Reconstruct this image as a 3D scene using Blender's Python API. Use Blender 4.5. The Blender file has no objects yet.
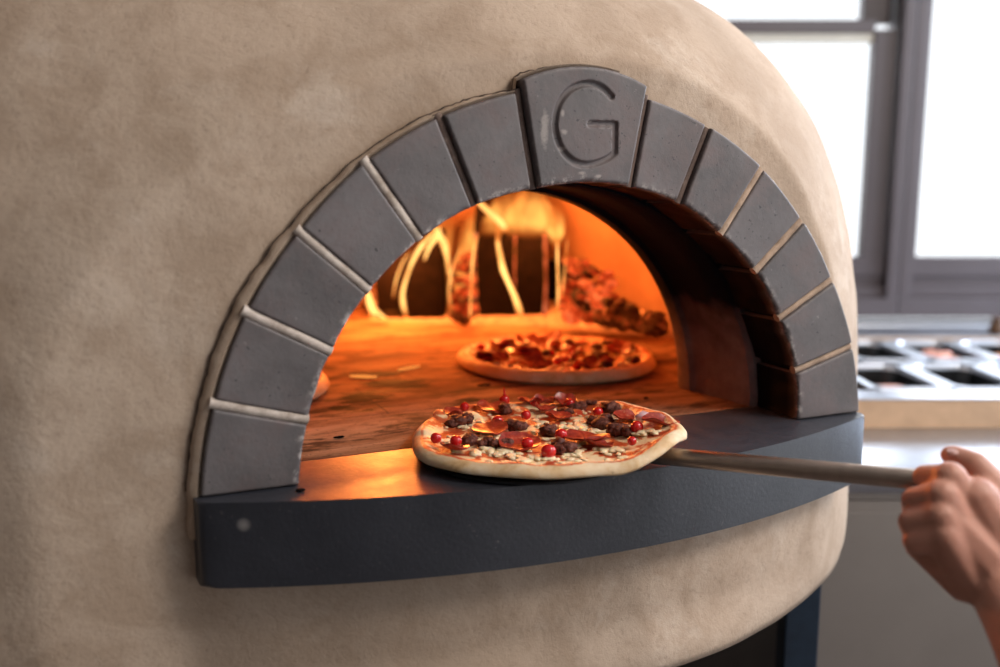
import bpy, bmesh, math, random
from mathutils import Vector, noise, Matrix
from math import sin, cos, pi, radians, sqrt, atan2, hypot, exp

random.seed(7)
SC = bpy.context.scene
COL = SC.collection
H0 = 1.12            # height of the hearth above the floor; the drawing below has the hearth at z = 0

# ------------------------------------------------------------------ camera frame (solved from the photograph)
CAM = Vector((-0.4738, -0.8540, 0.2840)); YAW = -0.4193; PITCH = -0.1624; FPX = 942.12
FWD = Vector((-sin(YAW)*cos(PITCH), cos(YAW)*cos(PITCH), sin(PITCH)))
RGT = FWD.cross(Vector((0, 0, 1))).normalized(); UPV = RGT.cross(FWD)
FH = Vector((-sin(YAW), cos(YAW), 0)); RH = Vector((cos(YAW), sin(YAW), 0))

def at(px, py, d):                      # point seen at pixel, d metres in front of the camera
    return CAM + d*(FWD + RGT*(px-500)/FPX + UPV*(333.5-py)/FPX)
def onz(px, py, z):                     # point seen at pixel lying at height z
    v = FWD + RGT*(px-500)/FPX + UPV*(333.5-py)/FPX
    return CAM + v*((z-CAM.z)/v.z)
def ony(px, py, y):
    v = FWD + RGT*(px-500)/FPX + UPV*(333.5-py)/FPX
    return CAM + v*((y-CAM.y)/v.y)
def B(L, d, z):                         # kitchen frame: L to the right, d away along the room, z height
    p = CAM + RH*L + FH*d
    return Vector((p.x, p.y, z))
def lat(px, py, z):
    p = onz(px, py, z) - CAM
    return p.dot(RH), p.dot(FH)
def sm(a, b, x):
    t = max(0., min(1., (x-a)/(b-a))); return t*t*(3-2*t)
def fbm(p, s, o=3):
    return noise.fractal(Vector(p)*s, 1.0, 2.0, o)

# ------------------------------------------------------------------ object helpers
def base_of(o):
    p = Vector((0, 0, 0))
    while o is not None:
        p += o.location; o = o.parent
    return p
def tag(o, label=None, cat=None, group=None, kind=None):
    if label: o['label'] = label
    if cat: o['category'] = cat
    if group: o['group'] = group
    if kind: o['kind'] = kind
    return o
def thing(name, loc, label, cat, group=None):
    o = bpy.data.objects.new(name, None); COL.objects.link(o); o.location = loc
    o.empty_display_size = .05
    return tag(o, label, cat, group)
def obj(name, bm, mat, parent=None, smooth=False, loc=None, recalc=True):
    """vertices are given in scene coordinates; origin is put at parent's (or loc's) place"""
    off = base_of(parent) if parent is not None else Vector(loc or (0, 0, 0))
    if recalc: bmesh.ops.recalc_face_normals(bm, faces=bm.faces)
    for v in bm.verts: v.co -= off
    me = bpy.data.meshes.new(name); bm.to_mesh(me); bm.free()
    for m in (mat if isinstance(mat, (list, tuple)) else [mat]): me.materials.append(m)
    if smooth:
        me.polygons.foreach_set('use_smooth', [True]*len(me.polygons))
        if smooth != True: me.set_sharp_from_angle(angle=radians(smooth))
    o = bpy.data.objects.new(name, me); COL.objects.link(o)
    if parent is not None: o.parent = parent
    else: o.location = off
    return o
def bake(o):
    dg = bpy.context.evaluated_depsgraph_get()
    me = bpy.data.meshes.new_from_object(o.evaluated_get(dg))
    old = o.data; o.modifiers.clear(); o.data = me; bpy.data.meshes.remove(old)
    return o
def box(bm, c, s, bev=0.0, axes=None, seg=2):
    ax = axes or (Vector((1,0,0)), Vector((0,1,0)), Vector((0,0,1)))
    t = bmesh.new(); bmesh.ops.create_cube(t, size=1)
    for v in t.verts: v.co = Vector((v.co.x*s[0], v.co.y*s[1], v.co.z*s[2]))
    if bev: bmesh.ops.bevel(t, geom=t.edges[:], offset=bev, segments=seg, affect='EDGES', profile=.5)
    for v in t.verts: v.co = Vector(c) + ax[0]*v.co.x + ax[1]*v.co.y + ax[2]*v.co.z
    add(bm, t)
def add(bm, t):
    m = {v: bm.verts.new(v.co) for v in t.verts}
    for f in t.faces:
        try: bm.faces.new([m[v] for v in f.verts]).material_index = f.material_index
        except ValueError: pass
    t.free()
KAX = (RH, FH, Vector((0, 0, 1)))
def kbox(bm, L0, L1, d0, d1, z0, z1, bev=0.0):
    box(bm, B((L0+L1)/2, (d0+d1)/2, (z0+z1)/2), (L1-L0, d1-d0, z1-z0), bev, KAX)
def tube(bm, pts, rad, n=16, cap=True, squash=None):
    pts = [Vector(p) for p in pts]; rings = []
    if not hasattr(rad, '__len__'): rad = [rad]*len(pts)
    up = Vector((0, 0, 1)); ref = None
    for i, p in enumerate(pts):
        d = (pts[min(i+1, len(pts)-1)] - pts[max(i-1, 0)]).normalized()
        if ref is None: ref = d.cross(up if abs(d.z) < .95 else Vector((1,0,0))).normalized()
        else: ref = (ref - d*ref.dot(d)).normalized()
        b = d.cross(ref)
        sq = squash or (1, 1)
        rings.append([bm.verts.new(p + (ref*cos(2*pi*k/n)*sq[0] + b*sin(2*pi*k/n)*sq[1])*rad[i]) for k in range(n)])
    for a, b in zip(rings, rings[1:]):
        for k in range(n): bm.faces.new((a[k], a[(k+1)%n], b[(k+1)%n], b[k]))
    if cap:
        bm.faces.new(rings[0][::-1]); bm.faces.new(rings[-1])
def smooth_path(pts, n=8):
    """Catmull-Rom through points (tuples of any length)"""
    P = [pts[0]] + list(pts) + [pts[-1]]; out = []
    for i in range(1, len(P)-2):
        for k in range(n):
            t = k/n
            out.append(tuple(.5*((2*b) + (-a+c)*t + (2*a-5*b+4*c-d)*t*t + (-a+3*b-3*c+d)*t**3)
                       for a, b, c, d in zip(P[i-1], P[i], P[i+1], P[i+2])))
    out.append(tuple(pts[-1])); return out
def ball(bm, c, r, sub=2, scale=(1,1,1), amp=0, freq=1, rot=None):
    t = bmesh.new(); bmesh.ops.create_icosphere(t, subdivisions=sub, radius=1)
    s = random.random()*100
    for v in t.verts:
        k = 1 + (amp*noise.noise(v.co*freq + Vector((s, s, s))) if amp else 0)
        q = Vector((v.co.x*scale[0], v.co.y*scale[1], v.co.z*scale[2]))*r*k
        if rot is not None: q = rot @ q
        v.co = Vector(c) + q
    add(bm, t)

# ------------------------------------------------------------------ material helpers
def mat(name, col=(.5,.5,.5), rough=.6, metal=0., spec=.5):
    m = bpy.data.materials.new(name); m.use_nodes = True
    b = m.node_tree.nodes['Principled BSDF']
    b.inputs['Base Color'].default_value = (*col, 1); b.inputs['Roughness'].default_value = rough
    b.inputs['Metallic'].default_value = metal; b.inputs['Specular IOR Level'].default_value = spec
    return m, m.node_tree, b
def N(nt, typ, **kw):
    n = nt.nodes.new(typ)
    for k, v in kw.items():
        if k in n.inputs.keys(): n.inputs[k].default_value = v
        else: setattr(n, k, v)
    return n
def coords(nt): return N(nt, 'ShaderNodeTexCoord').outputs['Object']
def noise_n(nt, vec, scale, detail=4, rough=.55, dist=0):
    n = N(nt, 'ShaderNodeTexNoise'); n.inputs['Scale'].default_value = scale
    n.inputs['Detail'].default_value = detail; n.inputs['Roughness'].default_value = rough
    n.inputs['Distortion'].default_value = dist
    nt.links.new(vec, n.inputs['Vector']); return n.outputs['Fac']
def ramp(nt, fac, stops, interp='LINEAR'):
    r = N(nt, 'ShaderNodeValToRGB'); r.color_ramp.interpolation = interp
    el = r.color_ramp.elements
    while len(el) < len(stops): el.new(.5)
    for e, (p, c) in zip(el, stops):
        e.position = p; e.color = (*c, 1) if len(c) == 3 else c
    nt.links.new(fac, r.inputs['Fac']); return r.outputs['Color']
def mix(nt, fac, a, b, mode='MIX'):
    n = N(nt, 'ShaderNodeMix', data_type='RGBA', blend_type=mode)
    for s, v in ((0, fac), (6, a), (7, b)):
        if isinstance(v, (int, float)): n.inputs[s].default_value = v
        elif isinstance(v, tuple): n.inputs[s].default_value = (*v, 1)
        else: nt.links.new(v, n.inputs[s])
    return n.outputs[2]
def math_n(nt, op, a, b=None, clamp=False):
    n = N(nt, 'ShaderNodeMath', operation=op, use_clamp=clamp)
    for i, v in enumerate((a, b)):
        if v is None: continue
        if isinstance(v, (int, float)): n.inputs[i].default_value = v
        else: nt.links.new(v, n.inputs[i])
    return n.outputs[0]
def bump(nt, b, h, dist=.002, strength=1., prev=None):
    n = N(nt, 'ShaderNodeBump'); n.inputs['Distance'].default_value = dist; n.inputs['Strength'].default_value = strength
    nt.links.new(h, n.inputs['Height'])
    if prev is not None: nt.links.new(prev, n.inputs['Normal'])
    nt.links.new(n.outputs[0], b.inputs['Normal']); return n.outputs[0]
def grey(v): return (v, v, v)

M = {}
# plaster
m, nt, b = mat('cement_render', rough=.85, spec=.25); c = coords(nt)
big = noise_n(nt, c, 3.0, 5, .6); fine = noise_n(nt, c, 160, 4, .7); mid = noise_n(nt, c, 14, 5, .65, .6)
col = ramp(nt, big, [(.30, (.37,.28,.21)), (.52, (.47,.36,.275)), (.75, (.53,.42,.33))])
col = mix(nt, math_n(nt, 'MULTIPLY', ramp(nt, mid, [(.42, grey(0)), (.62, grey(1))]), .55), col, (.33,.235,.165))
pale = ramp(nt, noise_n(nt, c, 5.5, 6, .7, .4), [(.58, grey(0)), (.70, grey(1))])
col = mix(nt, math_n(nt, 'MULTIPLY', pale, .35), col, (.66,.57,.49))
col = mix(nt, ramp(nt, fine, [(.30, grey(.35)), (.45, grey(0))]), col, (.26,.19,.14))
nt.links.new(col, b.inputs['Base Color'])
hgt = math_n(nt, 'ADD', math_n(nt, 'MULTIPLY', fine, .5), math_n(nt, 'MULTIPLY', noise_n(nt, c, 42, 5, .7, .4), .8))
bump(nt, b, hgt, .0018, .8); M['render'] = m

def stone_mat(name, base, dirt):
    m, nt, b = mat(name, rough=.55, spec=.45); c = coords(nt)
    info = N(nt, 'ShaderNodeObjectInfo').outputs['Random']
    vec = N(nt, 'ShaderNodeVectorMath', operation='ADD'); nt.links.new(c, vec.inputs[0])
    comb = N(nt, 'ShaderNodeCombineXYZ'); nt.links.new(math_n(nt, 'MULTIPLY', info, 20), comb.inputs[0]); nt.links.new(comb.outputs[0], vec.inputs[1])
    v = vec.outputs[0]
    cl = ramp(nt, noise_n(nt, v, 9, 5, .6, .5), [(.3, tuple(x*.68 for x in base)), (.7, tuple(x*1.32 for x in base))])
    cl = mix(nt, math_n(nt, 'MULTIPLY', ramp(nt, noise_n(nt, v, 16, 6, .7, .3), [(.46, grey(0)), (.68, grey(1))]), .75), cl, dirt)
    cl = mix(nt, ramp(nt, noise_n(nt, v, 210, 2, .5), [(.26, grey(.75)), (.33, grey(0))]), cl, (.03,.03,.032))
    cl = mix(nt, ramp(nt, noise_n(nt, v, 70, 6, .75, .2), [(.66, grey(0)), (.72, grey(.6))]), cl, (.42,.38,.36))
    at_ = N(nt, 'ShaderNodeAttribute', attribute_name='edge'); 
    chip = math_n(nt, 'MULTIPLY', at_.outputs['Fac'], ramp(nt, noise_n(nt, v, 95, 5, .7), [(.50, grey(0)), (.60, grey(1))]))
    cl = mix(nt, chip, cl, (.40,.36,.34))
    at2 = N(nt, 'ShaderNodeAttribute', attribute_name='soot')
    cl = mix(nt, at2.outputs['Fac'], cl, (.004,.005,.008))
    for (fx, fy, a_, b2) in ((543,128,.0055,.022), (561,113,.003,.004), (563,132,.0045,.0035), (561,149,.005,.003), (580,173,.005,.0022), (597,176,.004,.002), (588,122,.0045,.0016)):
        q_ = ony(fx, fy, 0) - Vector((0, .6183, -.2259))
        mq = N(nt, 'ShaderNodeMapping', vector_type='TEXTURE'); mq.inputs['Location'].default_value = (q_.x, q_.y, q_.z)
        mq.inputs['Scale'].default_value = (a_, .05, b2); nt.links.new(c, mq.inputs['Vector'])
        ln = N(nt, 'ShaderNodeVectorMath', operation='LENGTH'); nt.links.new(mq.outputs[0], ln.inputs[0])
        f_ = math_n(nt, 'ADD', ln.outputs['Value'], math_n(nt, 'MULTIPLY', math_n(nt, 'SUBTRACT', noise_n(nt, v, 120, 5, .8), .5), 1.6))
        cl = mix(nt, ramp(nt, f_, [(.45, grey(.55)), (1.0, grey(0))]), cl, (.42,.37,.34))
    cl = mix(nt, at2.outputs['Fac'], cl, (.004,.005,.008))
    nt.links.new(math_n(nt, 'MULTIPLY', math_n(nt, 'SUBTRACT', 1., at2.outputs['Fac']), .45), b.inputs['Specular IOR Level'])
    nt.links.new(cl, b.inputs['Base Color'])
    bump(nt, b, math_n(nt, 'ADD', noise_n(nt, v, 130, 4, .7), noise_n(nt, v, 22, 3)), .0009, .5)
    return m
M['stone'] = stone_mat('blue_grey_stone', (.122,.109,.111), (.15,.108,.104))
m, nt, b = mat('pale_mortar', rough=.9, spec=.2); c = coords(nt)
nt.links.new(ramp(nt, noise_n(nt, c, 45, 5, .7), [(.3, (.30,.235,.19)), (.6, (.62,.54,.48)), (.8, (.72,.65,.6))]), b.inputs['Base Color'])
bump(nt, b, noise_n(nt, c, 150, 4, .7), .001, .6); M['mortar'] = m
m, nt, b = mat('dark_mortar', rough=.9, spec=.2); c = coords(nt)  # darker mortar for the joints around the keystone
nt.links.new(ramp(nt, noise_n(nt, c, 35, 5, .7), [(.3, (.07,.05,.045)), (.62, (.17,.12,.10)), (.8, (.42,.33,.27))]), b.inputs['Base Color'])
bump(nt, b, noise_n(nt, c, 150, 4, .7), .001, .6); M['mortar_dark'] = m
m, nt, b = mat('crack', (.06,.042,.032), .95); M['crack'] = m
m, nt, b = mat('soot', (.008,.008,.011), .95, 0, .05); M['soot'] = m
# liner (throat) : purple grey refractory with black soot in the vault
m, nt, b = mat('refractory_throat', rough=.9, spec=.06); c = coords(nt)
sep = N(nt, 'ShaderNodeSeparateXYZ'); nt.links.new(c, sep.inputs[0])
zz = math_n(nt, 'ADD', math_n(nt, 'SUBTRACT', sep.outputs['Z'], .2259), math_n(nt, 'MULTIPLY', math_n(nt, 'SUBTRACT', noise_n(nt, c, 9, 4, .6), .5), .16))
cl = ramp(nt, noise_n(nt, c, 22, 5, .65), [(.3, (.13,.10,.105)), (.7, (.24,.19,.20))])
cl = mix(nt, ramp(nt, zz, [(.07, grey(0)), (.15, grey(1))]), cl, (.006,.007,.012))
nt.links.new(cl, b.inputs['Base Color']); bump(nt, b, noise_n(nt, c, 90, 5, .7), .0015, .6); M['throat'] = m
# chamber wall
m, nt, b = mat('refractory_chamber', rough=.9, spec=.2); c = coords(nt)
cl = ramp(nt, noise_n(nt, c, 7, 6, .65), [(.3, (.25,.14,.085)), (.7, (.42,.25,.155))])
nt.links.new(cl, b.inputs['Base Color']); bump(nt, b, noise_n(nt, c, 60, 5, .7), .002, .6); M['chamber'] = m
# hearth tiles
m, nt, b = mat('hearth_tiles', rough=.6, spec=.02); c = coords(nt)
mp = N(nt, 'ShaderNodeMapping'); mp.inputs['Location'].default_value = (.14, .6183-.0765, 0); nt.links.new(c, mp.inputs['Vector'])
br = N(nt, 'ShaderNodeTexBrick'); nt.links.new(mp.outputs[0], br.inputs['Vector'])
br.inputs['Scale'].default_value = 1; br.inputs['Brick Width'].default_value = .46; br.inputs['Row Height'].default_value = .154
br.inputs['Mortar Size'].default_value = .0011; br.inputs['Mortar Smooth'].default_value = .2; br.offset = .5
st = N(nt, 'ShaderNodeMapping'); st.inputs['Scale'].default_value = (1.0, 3.2, 1); nt.links.new(c, st.inputs['Vector']); sv = st.outputs[0]
cl = ramp(nt, noise_n(nt, sv, 6, 6, .68, .5), [(.30, (.09,.045,.028)), (.46, (.26,.145,.085)), (.70, (.46,.28,.175))])
sc_ = ramp(nt, noise_n(nt, sv, 9.5, 7, .75, .3), [(.50, grey(0)), (.60, grey(1))])
cl = mix(nt, math_n(nt, 'MULTIPLY', sc_, .9), cl, (.05,.03,.022))
cl = mix(nt, ramp(nt, noise_n(nt, c, 190, 3, .6), [(.62, grey(0)), (.70, grey(.8))]), cl, (.04,.03,.025))
for (sx_, sy_, L_, W_2) in ((362,398,.050,.055), (395,384,.075,.050), (338,408,.030,.020), (375,374,.075,.04), (470,400,.03,.02)):
    q_ = onz(sx_, sy_, 0) - Vector((0, .6183, -.2259))
    mq = N(nt, 'ShaderNodeMapping', vector_type='TEXTURE'); mq.inputs['Location'].default_value = (q_.x, q_.y, q_.z)
    mq.inputs['Rotation'].default_value = (0, 0, YAW); mq.inputs['Scale'].default_value = (L_, W_2, .1); nt.links.new(c, mq.inputs['Vector'])
    ln = N(nt, 'ShaderNodeVectorMath', operation='LENGTH'); nt.links.new(mq.outputs[0], ln.inputs[0])
    f_ = math_n(nt, 'ADD', ln.outputs['Value'], math_n(nt, 'MULTIPLY', math_n(nt, 'SUBTRACT', noise_n(nt, sv, 26, 6, .8), .5), 2.6))
    cl = mix(nt, ramp(nt, f_, [(.45, grey(.93)), (.75, grey(0))]), cl, (.02,.012,.009))
cl = mix(nt, math_n(nt, 'MULTIPLY', br.outputs['Fac'], .85), cl, (.06,.045,.04))
nt.links.new(cl, b.inputs['Base Color'])
nt.links.new(ramp(nt, noise_n(nt, sv, 8, 4), [(.3, grey(.6)), (.7, grey(.85))]), b.inputs['Roughness'])
bump(nt, b, math_n(nt, 'SUBTRACT', noise_n(nt, c, 70, 4, .6), math_n(nt, 'MULTIPLY', br.outputs['Fac'], 2)), .001, .6); M['hearth'] = m
# ledge
m, nt, b = mat('dark_ledge', rough=.36, spec=.6); c = coords(nt)
cl = ramp(nt, noise_n(nt, c, 12, 5, .6), [(.3, (.022,.024,.032)), (.7, (.036,.039,.050))])
cl = mix(nt, ramp(nt, noise_n(nt, c, 330, 2, .5), [(.70, grey(0)), (.76, grey(.5))]), cl, (.20,.18,.17))
dst = N(nt, 'ShaderNodeVectorMath', operation='DISTANCE'); nt.links.new(c, dst.inputs[0])
pp = onz(243, 526, -.02)
q = CAM + (onz(243, 526, -.024)-CAM); dst.inputs[1].default_value = ony(243, 526, -.029) - Vector((0, .6183, -.2259))
cl = mix(nt, ramp(nt, dst.outputs['Value'], [(.0030, grey(1)), (.0052, grey(0))]), cl, (.30,.28,.27))
nt.links.new(cl, b.inputs['Base Color'])
nt.links.new(ramp(nt, noise_n(nt, c, 40, 5, .7), [(.3, grey(.30)), (.7, grey(.46))]), b.inputs['Roughness'])
bump(nt, b, noise_n(nt, c, 220, 4, .7), .0007, .5); M['ledge'] = m

def simple(key, name, col, rough=.5, metal=0., var=.15, vs=20, bmp=0, bs=80, spec=.5, sss=0):
    m, nt, b = mat(name, col, rough, metal, spec); c = coords(nt)
    nt.links.new(ramp(nt, noise_n(nt, c, vs, 4, .6), [(.3, tuple(x*(1-var) for x in col)), (.7, tuple(min(1, x*(1+var)) for x in col))]), b.inputs['Base Color'])
    if bmp: bump(nt, b, noise_n(nt, c, bs, 4, .65), bmp, .7)
    if sss:
        b.inputs['Subsurface Weight'].default_value = sss; b.inputs['Subsurface Radius'].default_value = (.006, .002, .001)
    M[key] = m; return m, nt, b
simple('mortar_tan', 'tan_mortar', (.40,.29,.215), .9, 0, .35, 45, .001, 150, .2)
simple('steel', 'brushed_steel', (.62,.62,.63), .28, 1, .06, 60)
simple('steel_top', 'worktop_steel', (.50,.54,.62), .34, 1, .05, 40)
simple('steel_panel', 'panel_steel', (.30,.27,.25), .42, .5, .06, 6)
simple('rail_face', 'steel_warm_reflection', (.56,.37,.23), .45, .1, .10, 30, .0006)  # steel face, its warm reflection painted into the tan base colour
simple('peel_handle', 'peel_handle_steel', (.52,.42,.35), .36, 1, .12, 60)
simple('peel_blade', 'peel_blade_metal', (.03,.03,.033), .45, .7, .2, 60)
simple('stand', 'blue_black_steel', (.018,.032,.055), .42, .3, .2, 30)
simple('frame', 'window_frame_paint', (.085,.068,.074), .5, 0, .06, 8)
simple('frame_dark', 'window_frame_gasket', (.05,.045,.05), .6)
simple('frame_pale', 'window_bead_pale', (.55,.52,.45), .6, 0, .12, 9)
simple('dark_wall', 'brown_wall', (.20,.165,.14), .8, 0, .05, 3)
simple('wall', 'painted_wall', (.50,.47,.45), .8, 0, .05, 3)
simple('floor', 'quarry_tile_floor', (.14,.11,.10), .5, 0, .2, 6)
simple('sill', 'stainless_sill', (.62,.64,.68), .35, .9, .05, 30)
simple('black_pan', 'black_pan_plastic', (.006,.007,.009), .35)
simple('charred', 'charred_wood', (.005,.003,.003), .95, 0, .5, 40, .004, 60, .08)
simple('ash', 'grey_ash', (.30,.22,.18), .95, 0, .5, 60, .002, 120)
simple('skin', 'skin', (.52,.25,.18), .5, 0, .12, 30, .0006, 240, .4, .12)
simple('nail', 'finger_nail', (.50,.28,.24), .3)
simple('meat', 'pink_cured_meat', (.62,.27,.20), .5, 0, .3, 60, .001)
simple('tomato', 'red_chopped_tomato', (.40,.05,.03), .35, 0, .4, 60)
simple('orange_food', 'orange_peppers', (.62,.20,.06), .4, 0, .3, 50)
simple('herb', 'green_herb', (.22,.30,.08), .6, 0, .3, 60)
simple('jar', 'brown_jar', (.12,.06,.03), .35)
# pizza materials
m, nt, b = mat('baked_dough', rough=.62, spec=.3); c = coords(nt)
cl = ramp(nt, noise_n(nt, c, 26, 5, .62, .4), [(.30, (.46,.24,.095)), (.45, (.70,.47,.25)), (.62, (.80,.62,.42)), (.8, (.82,.69,.53))])
cl = mix(nt, ramp(nt, noise_n(nt, c, 55, 4, .7), [(.67, grey(0)), (.76, grey(.8))]), cl, (.12,.055,.03))
at_ = N(nt, 'ShaderNodeAttribute', attribute_name='topping')
sau = ramp(nt, noise_n(nt, c, 30, 5, .6, .8), [(.38, (.42,.045,.014)), (.49, (.58,.13,.04)), (.52, (.80,.56,.31)), (.72, (.88,.72,.46))])
msk = math_n(nt, 'ADD', at_.outputs['Fac'], math_n(nt, 'MULTIPLY', math_n(nt, 'SUBTRACT', noise_n(nt, c, 45, 4, .6), .5), .9))
rim = ramp(nt, msk, [(.38, grey(0)), (.46, grey(1))])
edge = ramp(nt, msk, [(.38, grey(0)), (.46, grey(1)), (.62, grey(1)), (.78, grey(0))])
cl = mix(nt, rim, cl, sau); cl = mix(nt, math_n(nt, 'MULTIPLY', edge, .75), cl, (.52,.085,.03))
nt.links.new(cl, b.inputs['Base Color'])
nt.links.new(ramp(nt, rim, [(0, grey(.62)), (1, grey(.5))]), b.inputs['Roughness'])
b.inputs['Subsurface Weight'].default_value = .1; b.inputs['Subsurface Radius'].default_value = (.008,.004,.002)
bump(nt, b, noise_n(nt, c, 90, 5, .6), .0012, .7); M['dough'] = m
simple('cheese', 'melted_cheese', (.85,.68,.43), .4, 0, .10, 60, .0006, 150, .5, .2)
m, nt, b = mat('salami', rough=.32, spec=.5); c = coords(nt)
cl = ramp(nt, noise_n(nt, c, 180, 3, .6), [(.35, (.22,.020,.012)), (.6, (.40,.045,.022)), (.76, (.58,.22,.13))])
nt.links.new(cl, b.inputs['Base Color']); bump(nt, b, noise_n(nt, c, 150, 3), .0006, .6); M['salami'] = m
m, nt, b = mat('sausage', rough=.55, spec=.25); c = coords(nt)
cl = ramp(nt, noise_n(nt, c, 220, 4, .7), [(.3, (.035,.010,.007)), (.55, (.14,.038,.024)), (.78, (.32,.13,.085))])
nt.links.new(cl, b.inputs['Base Color']); bump(nt, b, noise_n(nt, c, 260, 4, .7), .0014, 1); M['sausage'] = m
m, nt, b = mat('red_pepper_skin', (.55,.012,.012), .12, 0, .6); M['pepper'] = m
m, nt, b = mat('onion', (.62,.40,.42), .3); M['onion'] = m
# emission materials (things that burn)
def flame_mat(name, c1, c2, s1, s2, a1=1., pw=1.):
    m = bpy.data.materials.new(name); m.use_nodes = True; nt = m.node_tree; nt.nodes.clear()
    out = N(nt, 'ShaderNodeOutputMaterial'); em = N(nt, 'ShaderNodeEmission'); tr = N(nt, 'ShaderNodeBsdfTransparent'); ms = N(nt, 'ShaderNodeMixShader')
    c = coords(nt); mp = N(nt, 'ShaderNodeMapping'); mp.inputs['Scale'].default_value = (1, 1, .35); nt.links.new(c, mp.inputs['Vector'])
    n1 = noise_n(nt, mp.outputs[0], 26, 3, .5, .6)
    core = N(nt, 'ShaderNodeAttribute', attribute_name='core').outputs['Fac']
    lw = N(nt, 'ShaderNodeLayerWeight'); lw.inputs['Blend'].default_value = .5
    th = math_n(nt, 'POWER', math_n(nt, 'SUBTRACT', 1., lw.outputs['Facing']), pw)      # thin at its rim like burning gas
    f = math_n(nt, 'MULTIPLY', math_n(nt, 'MULTIPLY', th, core), math_n(nt, 'ADD', math_n(nt, 'MULTIPLY', math_n(nt, 'SUBTRACT', n1, .5), 2.6), .95), True)
    nt.links.new(ramp(nt, f, [(.05, c1), (.8, c2)]), em.inputs['Color'])
    nt.links.new(math_n(nt, 'ADD', math_n(nt, 'MULTIPLY', f, s2-s1), s1), em.inputs['Strength'])
    nt.links.new(math_n(nt, 'MULTIPLY', f, a1, True), ms.inputs[0])
    nt.links.new(tr.outputs[0], ms.inputs[1]); nt.links.new(em.outputs[0], ms.inputs[2]); nt.links.new(ms.outputs[0], out.inputs[0])
    return m
M['flame'] = flame_mat('flame', (1,.18,.012), (1,.52,.14), 1.0, 2.4, 1.6, 2.2)
M['flame_wide'] = flame_mat('flame_wide', (1,.15,.010), (1,.42,.08), .9, 1.9, .62, 2.4)
m, nt, b = mat('glowing_coal', (.05,.03,.025), .9); c = coords(nt)
info = N(nt, 'ShaderNodeObjectInfo').outputs['Random']
g = noise_n(nt, c, 1.5, 5, .62, .6)
g2 = math_n(nt, 'ADD', g, math_n(nt, 'MULTIPLY', math_n(nt, 'SUBTRACT', info, .5), .35))
nt.links.new(ramp(nt, g2, [(.35, (.02,.012,.01)), (.7, (.16,.08,.055))]), b.inputs['Base Color'])
nt.links.new(ramp(nt, g2, [(.35, (.9,.02,.002)), (.6, (1,.075,.012)), (.8, (1,.24,.07))]), b.inputs['Emission Color'])
nt.links.new(ramp(nt, g2, [(.40, grey(0)), (.62, grey(.75)), (.8, grey(1))]), b.inputs['Emission Strength'])
bump(nt, b, noise_n(nt, c, 4, 4), .2, .8); M['coal'] = m
m, nt, b = mat('dying_coal', (.2,.12,.08), .95); c = coords(nt)
info = N(nt, 'ShaderNodeObjectInfo').outputs['Random']
g = math_n(nt, 'ADD', noise_n(nt, c, 1.7, 5, .65, .6), math_n(nt, 'MULTIPLY', math_n(nt, 'SUBTRACT', info, .5), .3))
nt.links.new(ramp(nt, g, [(.35, (.12,.07,.05)), (.7, (.55,.36,.24))]), b.inputs['Base Color'])
b.inputs['Emission Color'].default_value = (1, .10, .015, 1)
nt.links.new(ramp(nt, g, [(.62, grey(0)), (.80, grey(.55))]), b.inputs['Emission Strength'])
bump(nt, b, noise_n(nt, c, 4, 4), .2, .8); M['dying'] = m
m, nt, b = mat('burning_log_edge', (.04,.02,.015), .9); c = coords(nt)
g = noise_n(nt, c, 18, 4, .6, .4)
nt.links.new(ramp(nt, g, [(.4, (1,.05,.01)), (.7, (1,.30,.12))]), b.inputs['Emission Color'])
nt.links.new(ramp(nt, g, [(.42, grey(0)), (.7, grey(1))]), b.inputs['Emission Strength']); M['log_glow'] = m
m, nt, b = mat('glowing_twig', (.3,.15,.08), .9); b.inputs['Emission Color'].default_value = (1,.33,.06,1); b.inputs['Emission Strength'].default_value = .9; M['ember'] = m
m = bpy.data.materials.new('window_glass'); m.use_nodes = True; nt = m.node_tree; nt.nodes.clear()
out = N(nt, 'ShaderNodeOutputMaterial'); tr = N(nt, 'ShaderNodeBsdfTransparent'); gl = N(nt, 'ShaderNodeBsdfGlossy'); gl.inputs['Roughness'].default_value = .02
fr = N(nt, 'ShaderNodeFresnel'); ms = N(nt, 'ShaderNodeMixShader')
nt.links.new(fr.outputs[0], ms.inputs[0]); nt.links.new(tr.outputs[0], ms.inputs[1]); nt.links.new(gl.outputs[0], ms.inputs[2]); nt.links.new(ms.outputs[0], out.inputs[0])
M['glass'] = m

# ================================================================== THE OVEN
OC = Vector((0, .6183, 0)); OR = .7085; OZ0 = -.0318; OHH = .6519; OZB = -.2259
LD, LR, LT = .092, 1.0, .081           # ledge: bow, radius, thickness
def ledge_y(x): return -LD + LR - sqrt(LR*LR - x*x)
oven = thing('pizza_oven', (0, .6183, OZB), 'large domed wood-fired pizza oven in rough tan render with a grey stone arch', 'oven')

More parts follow.
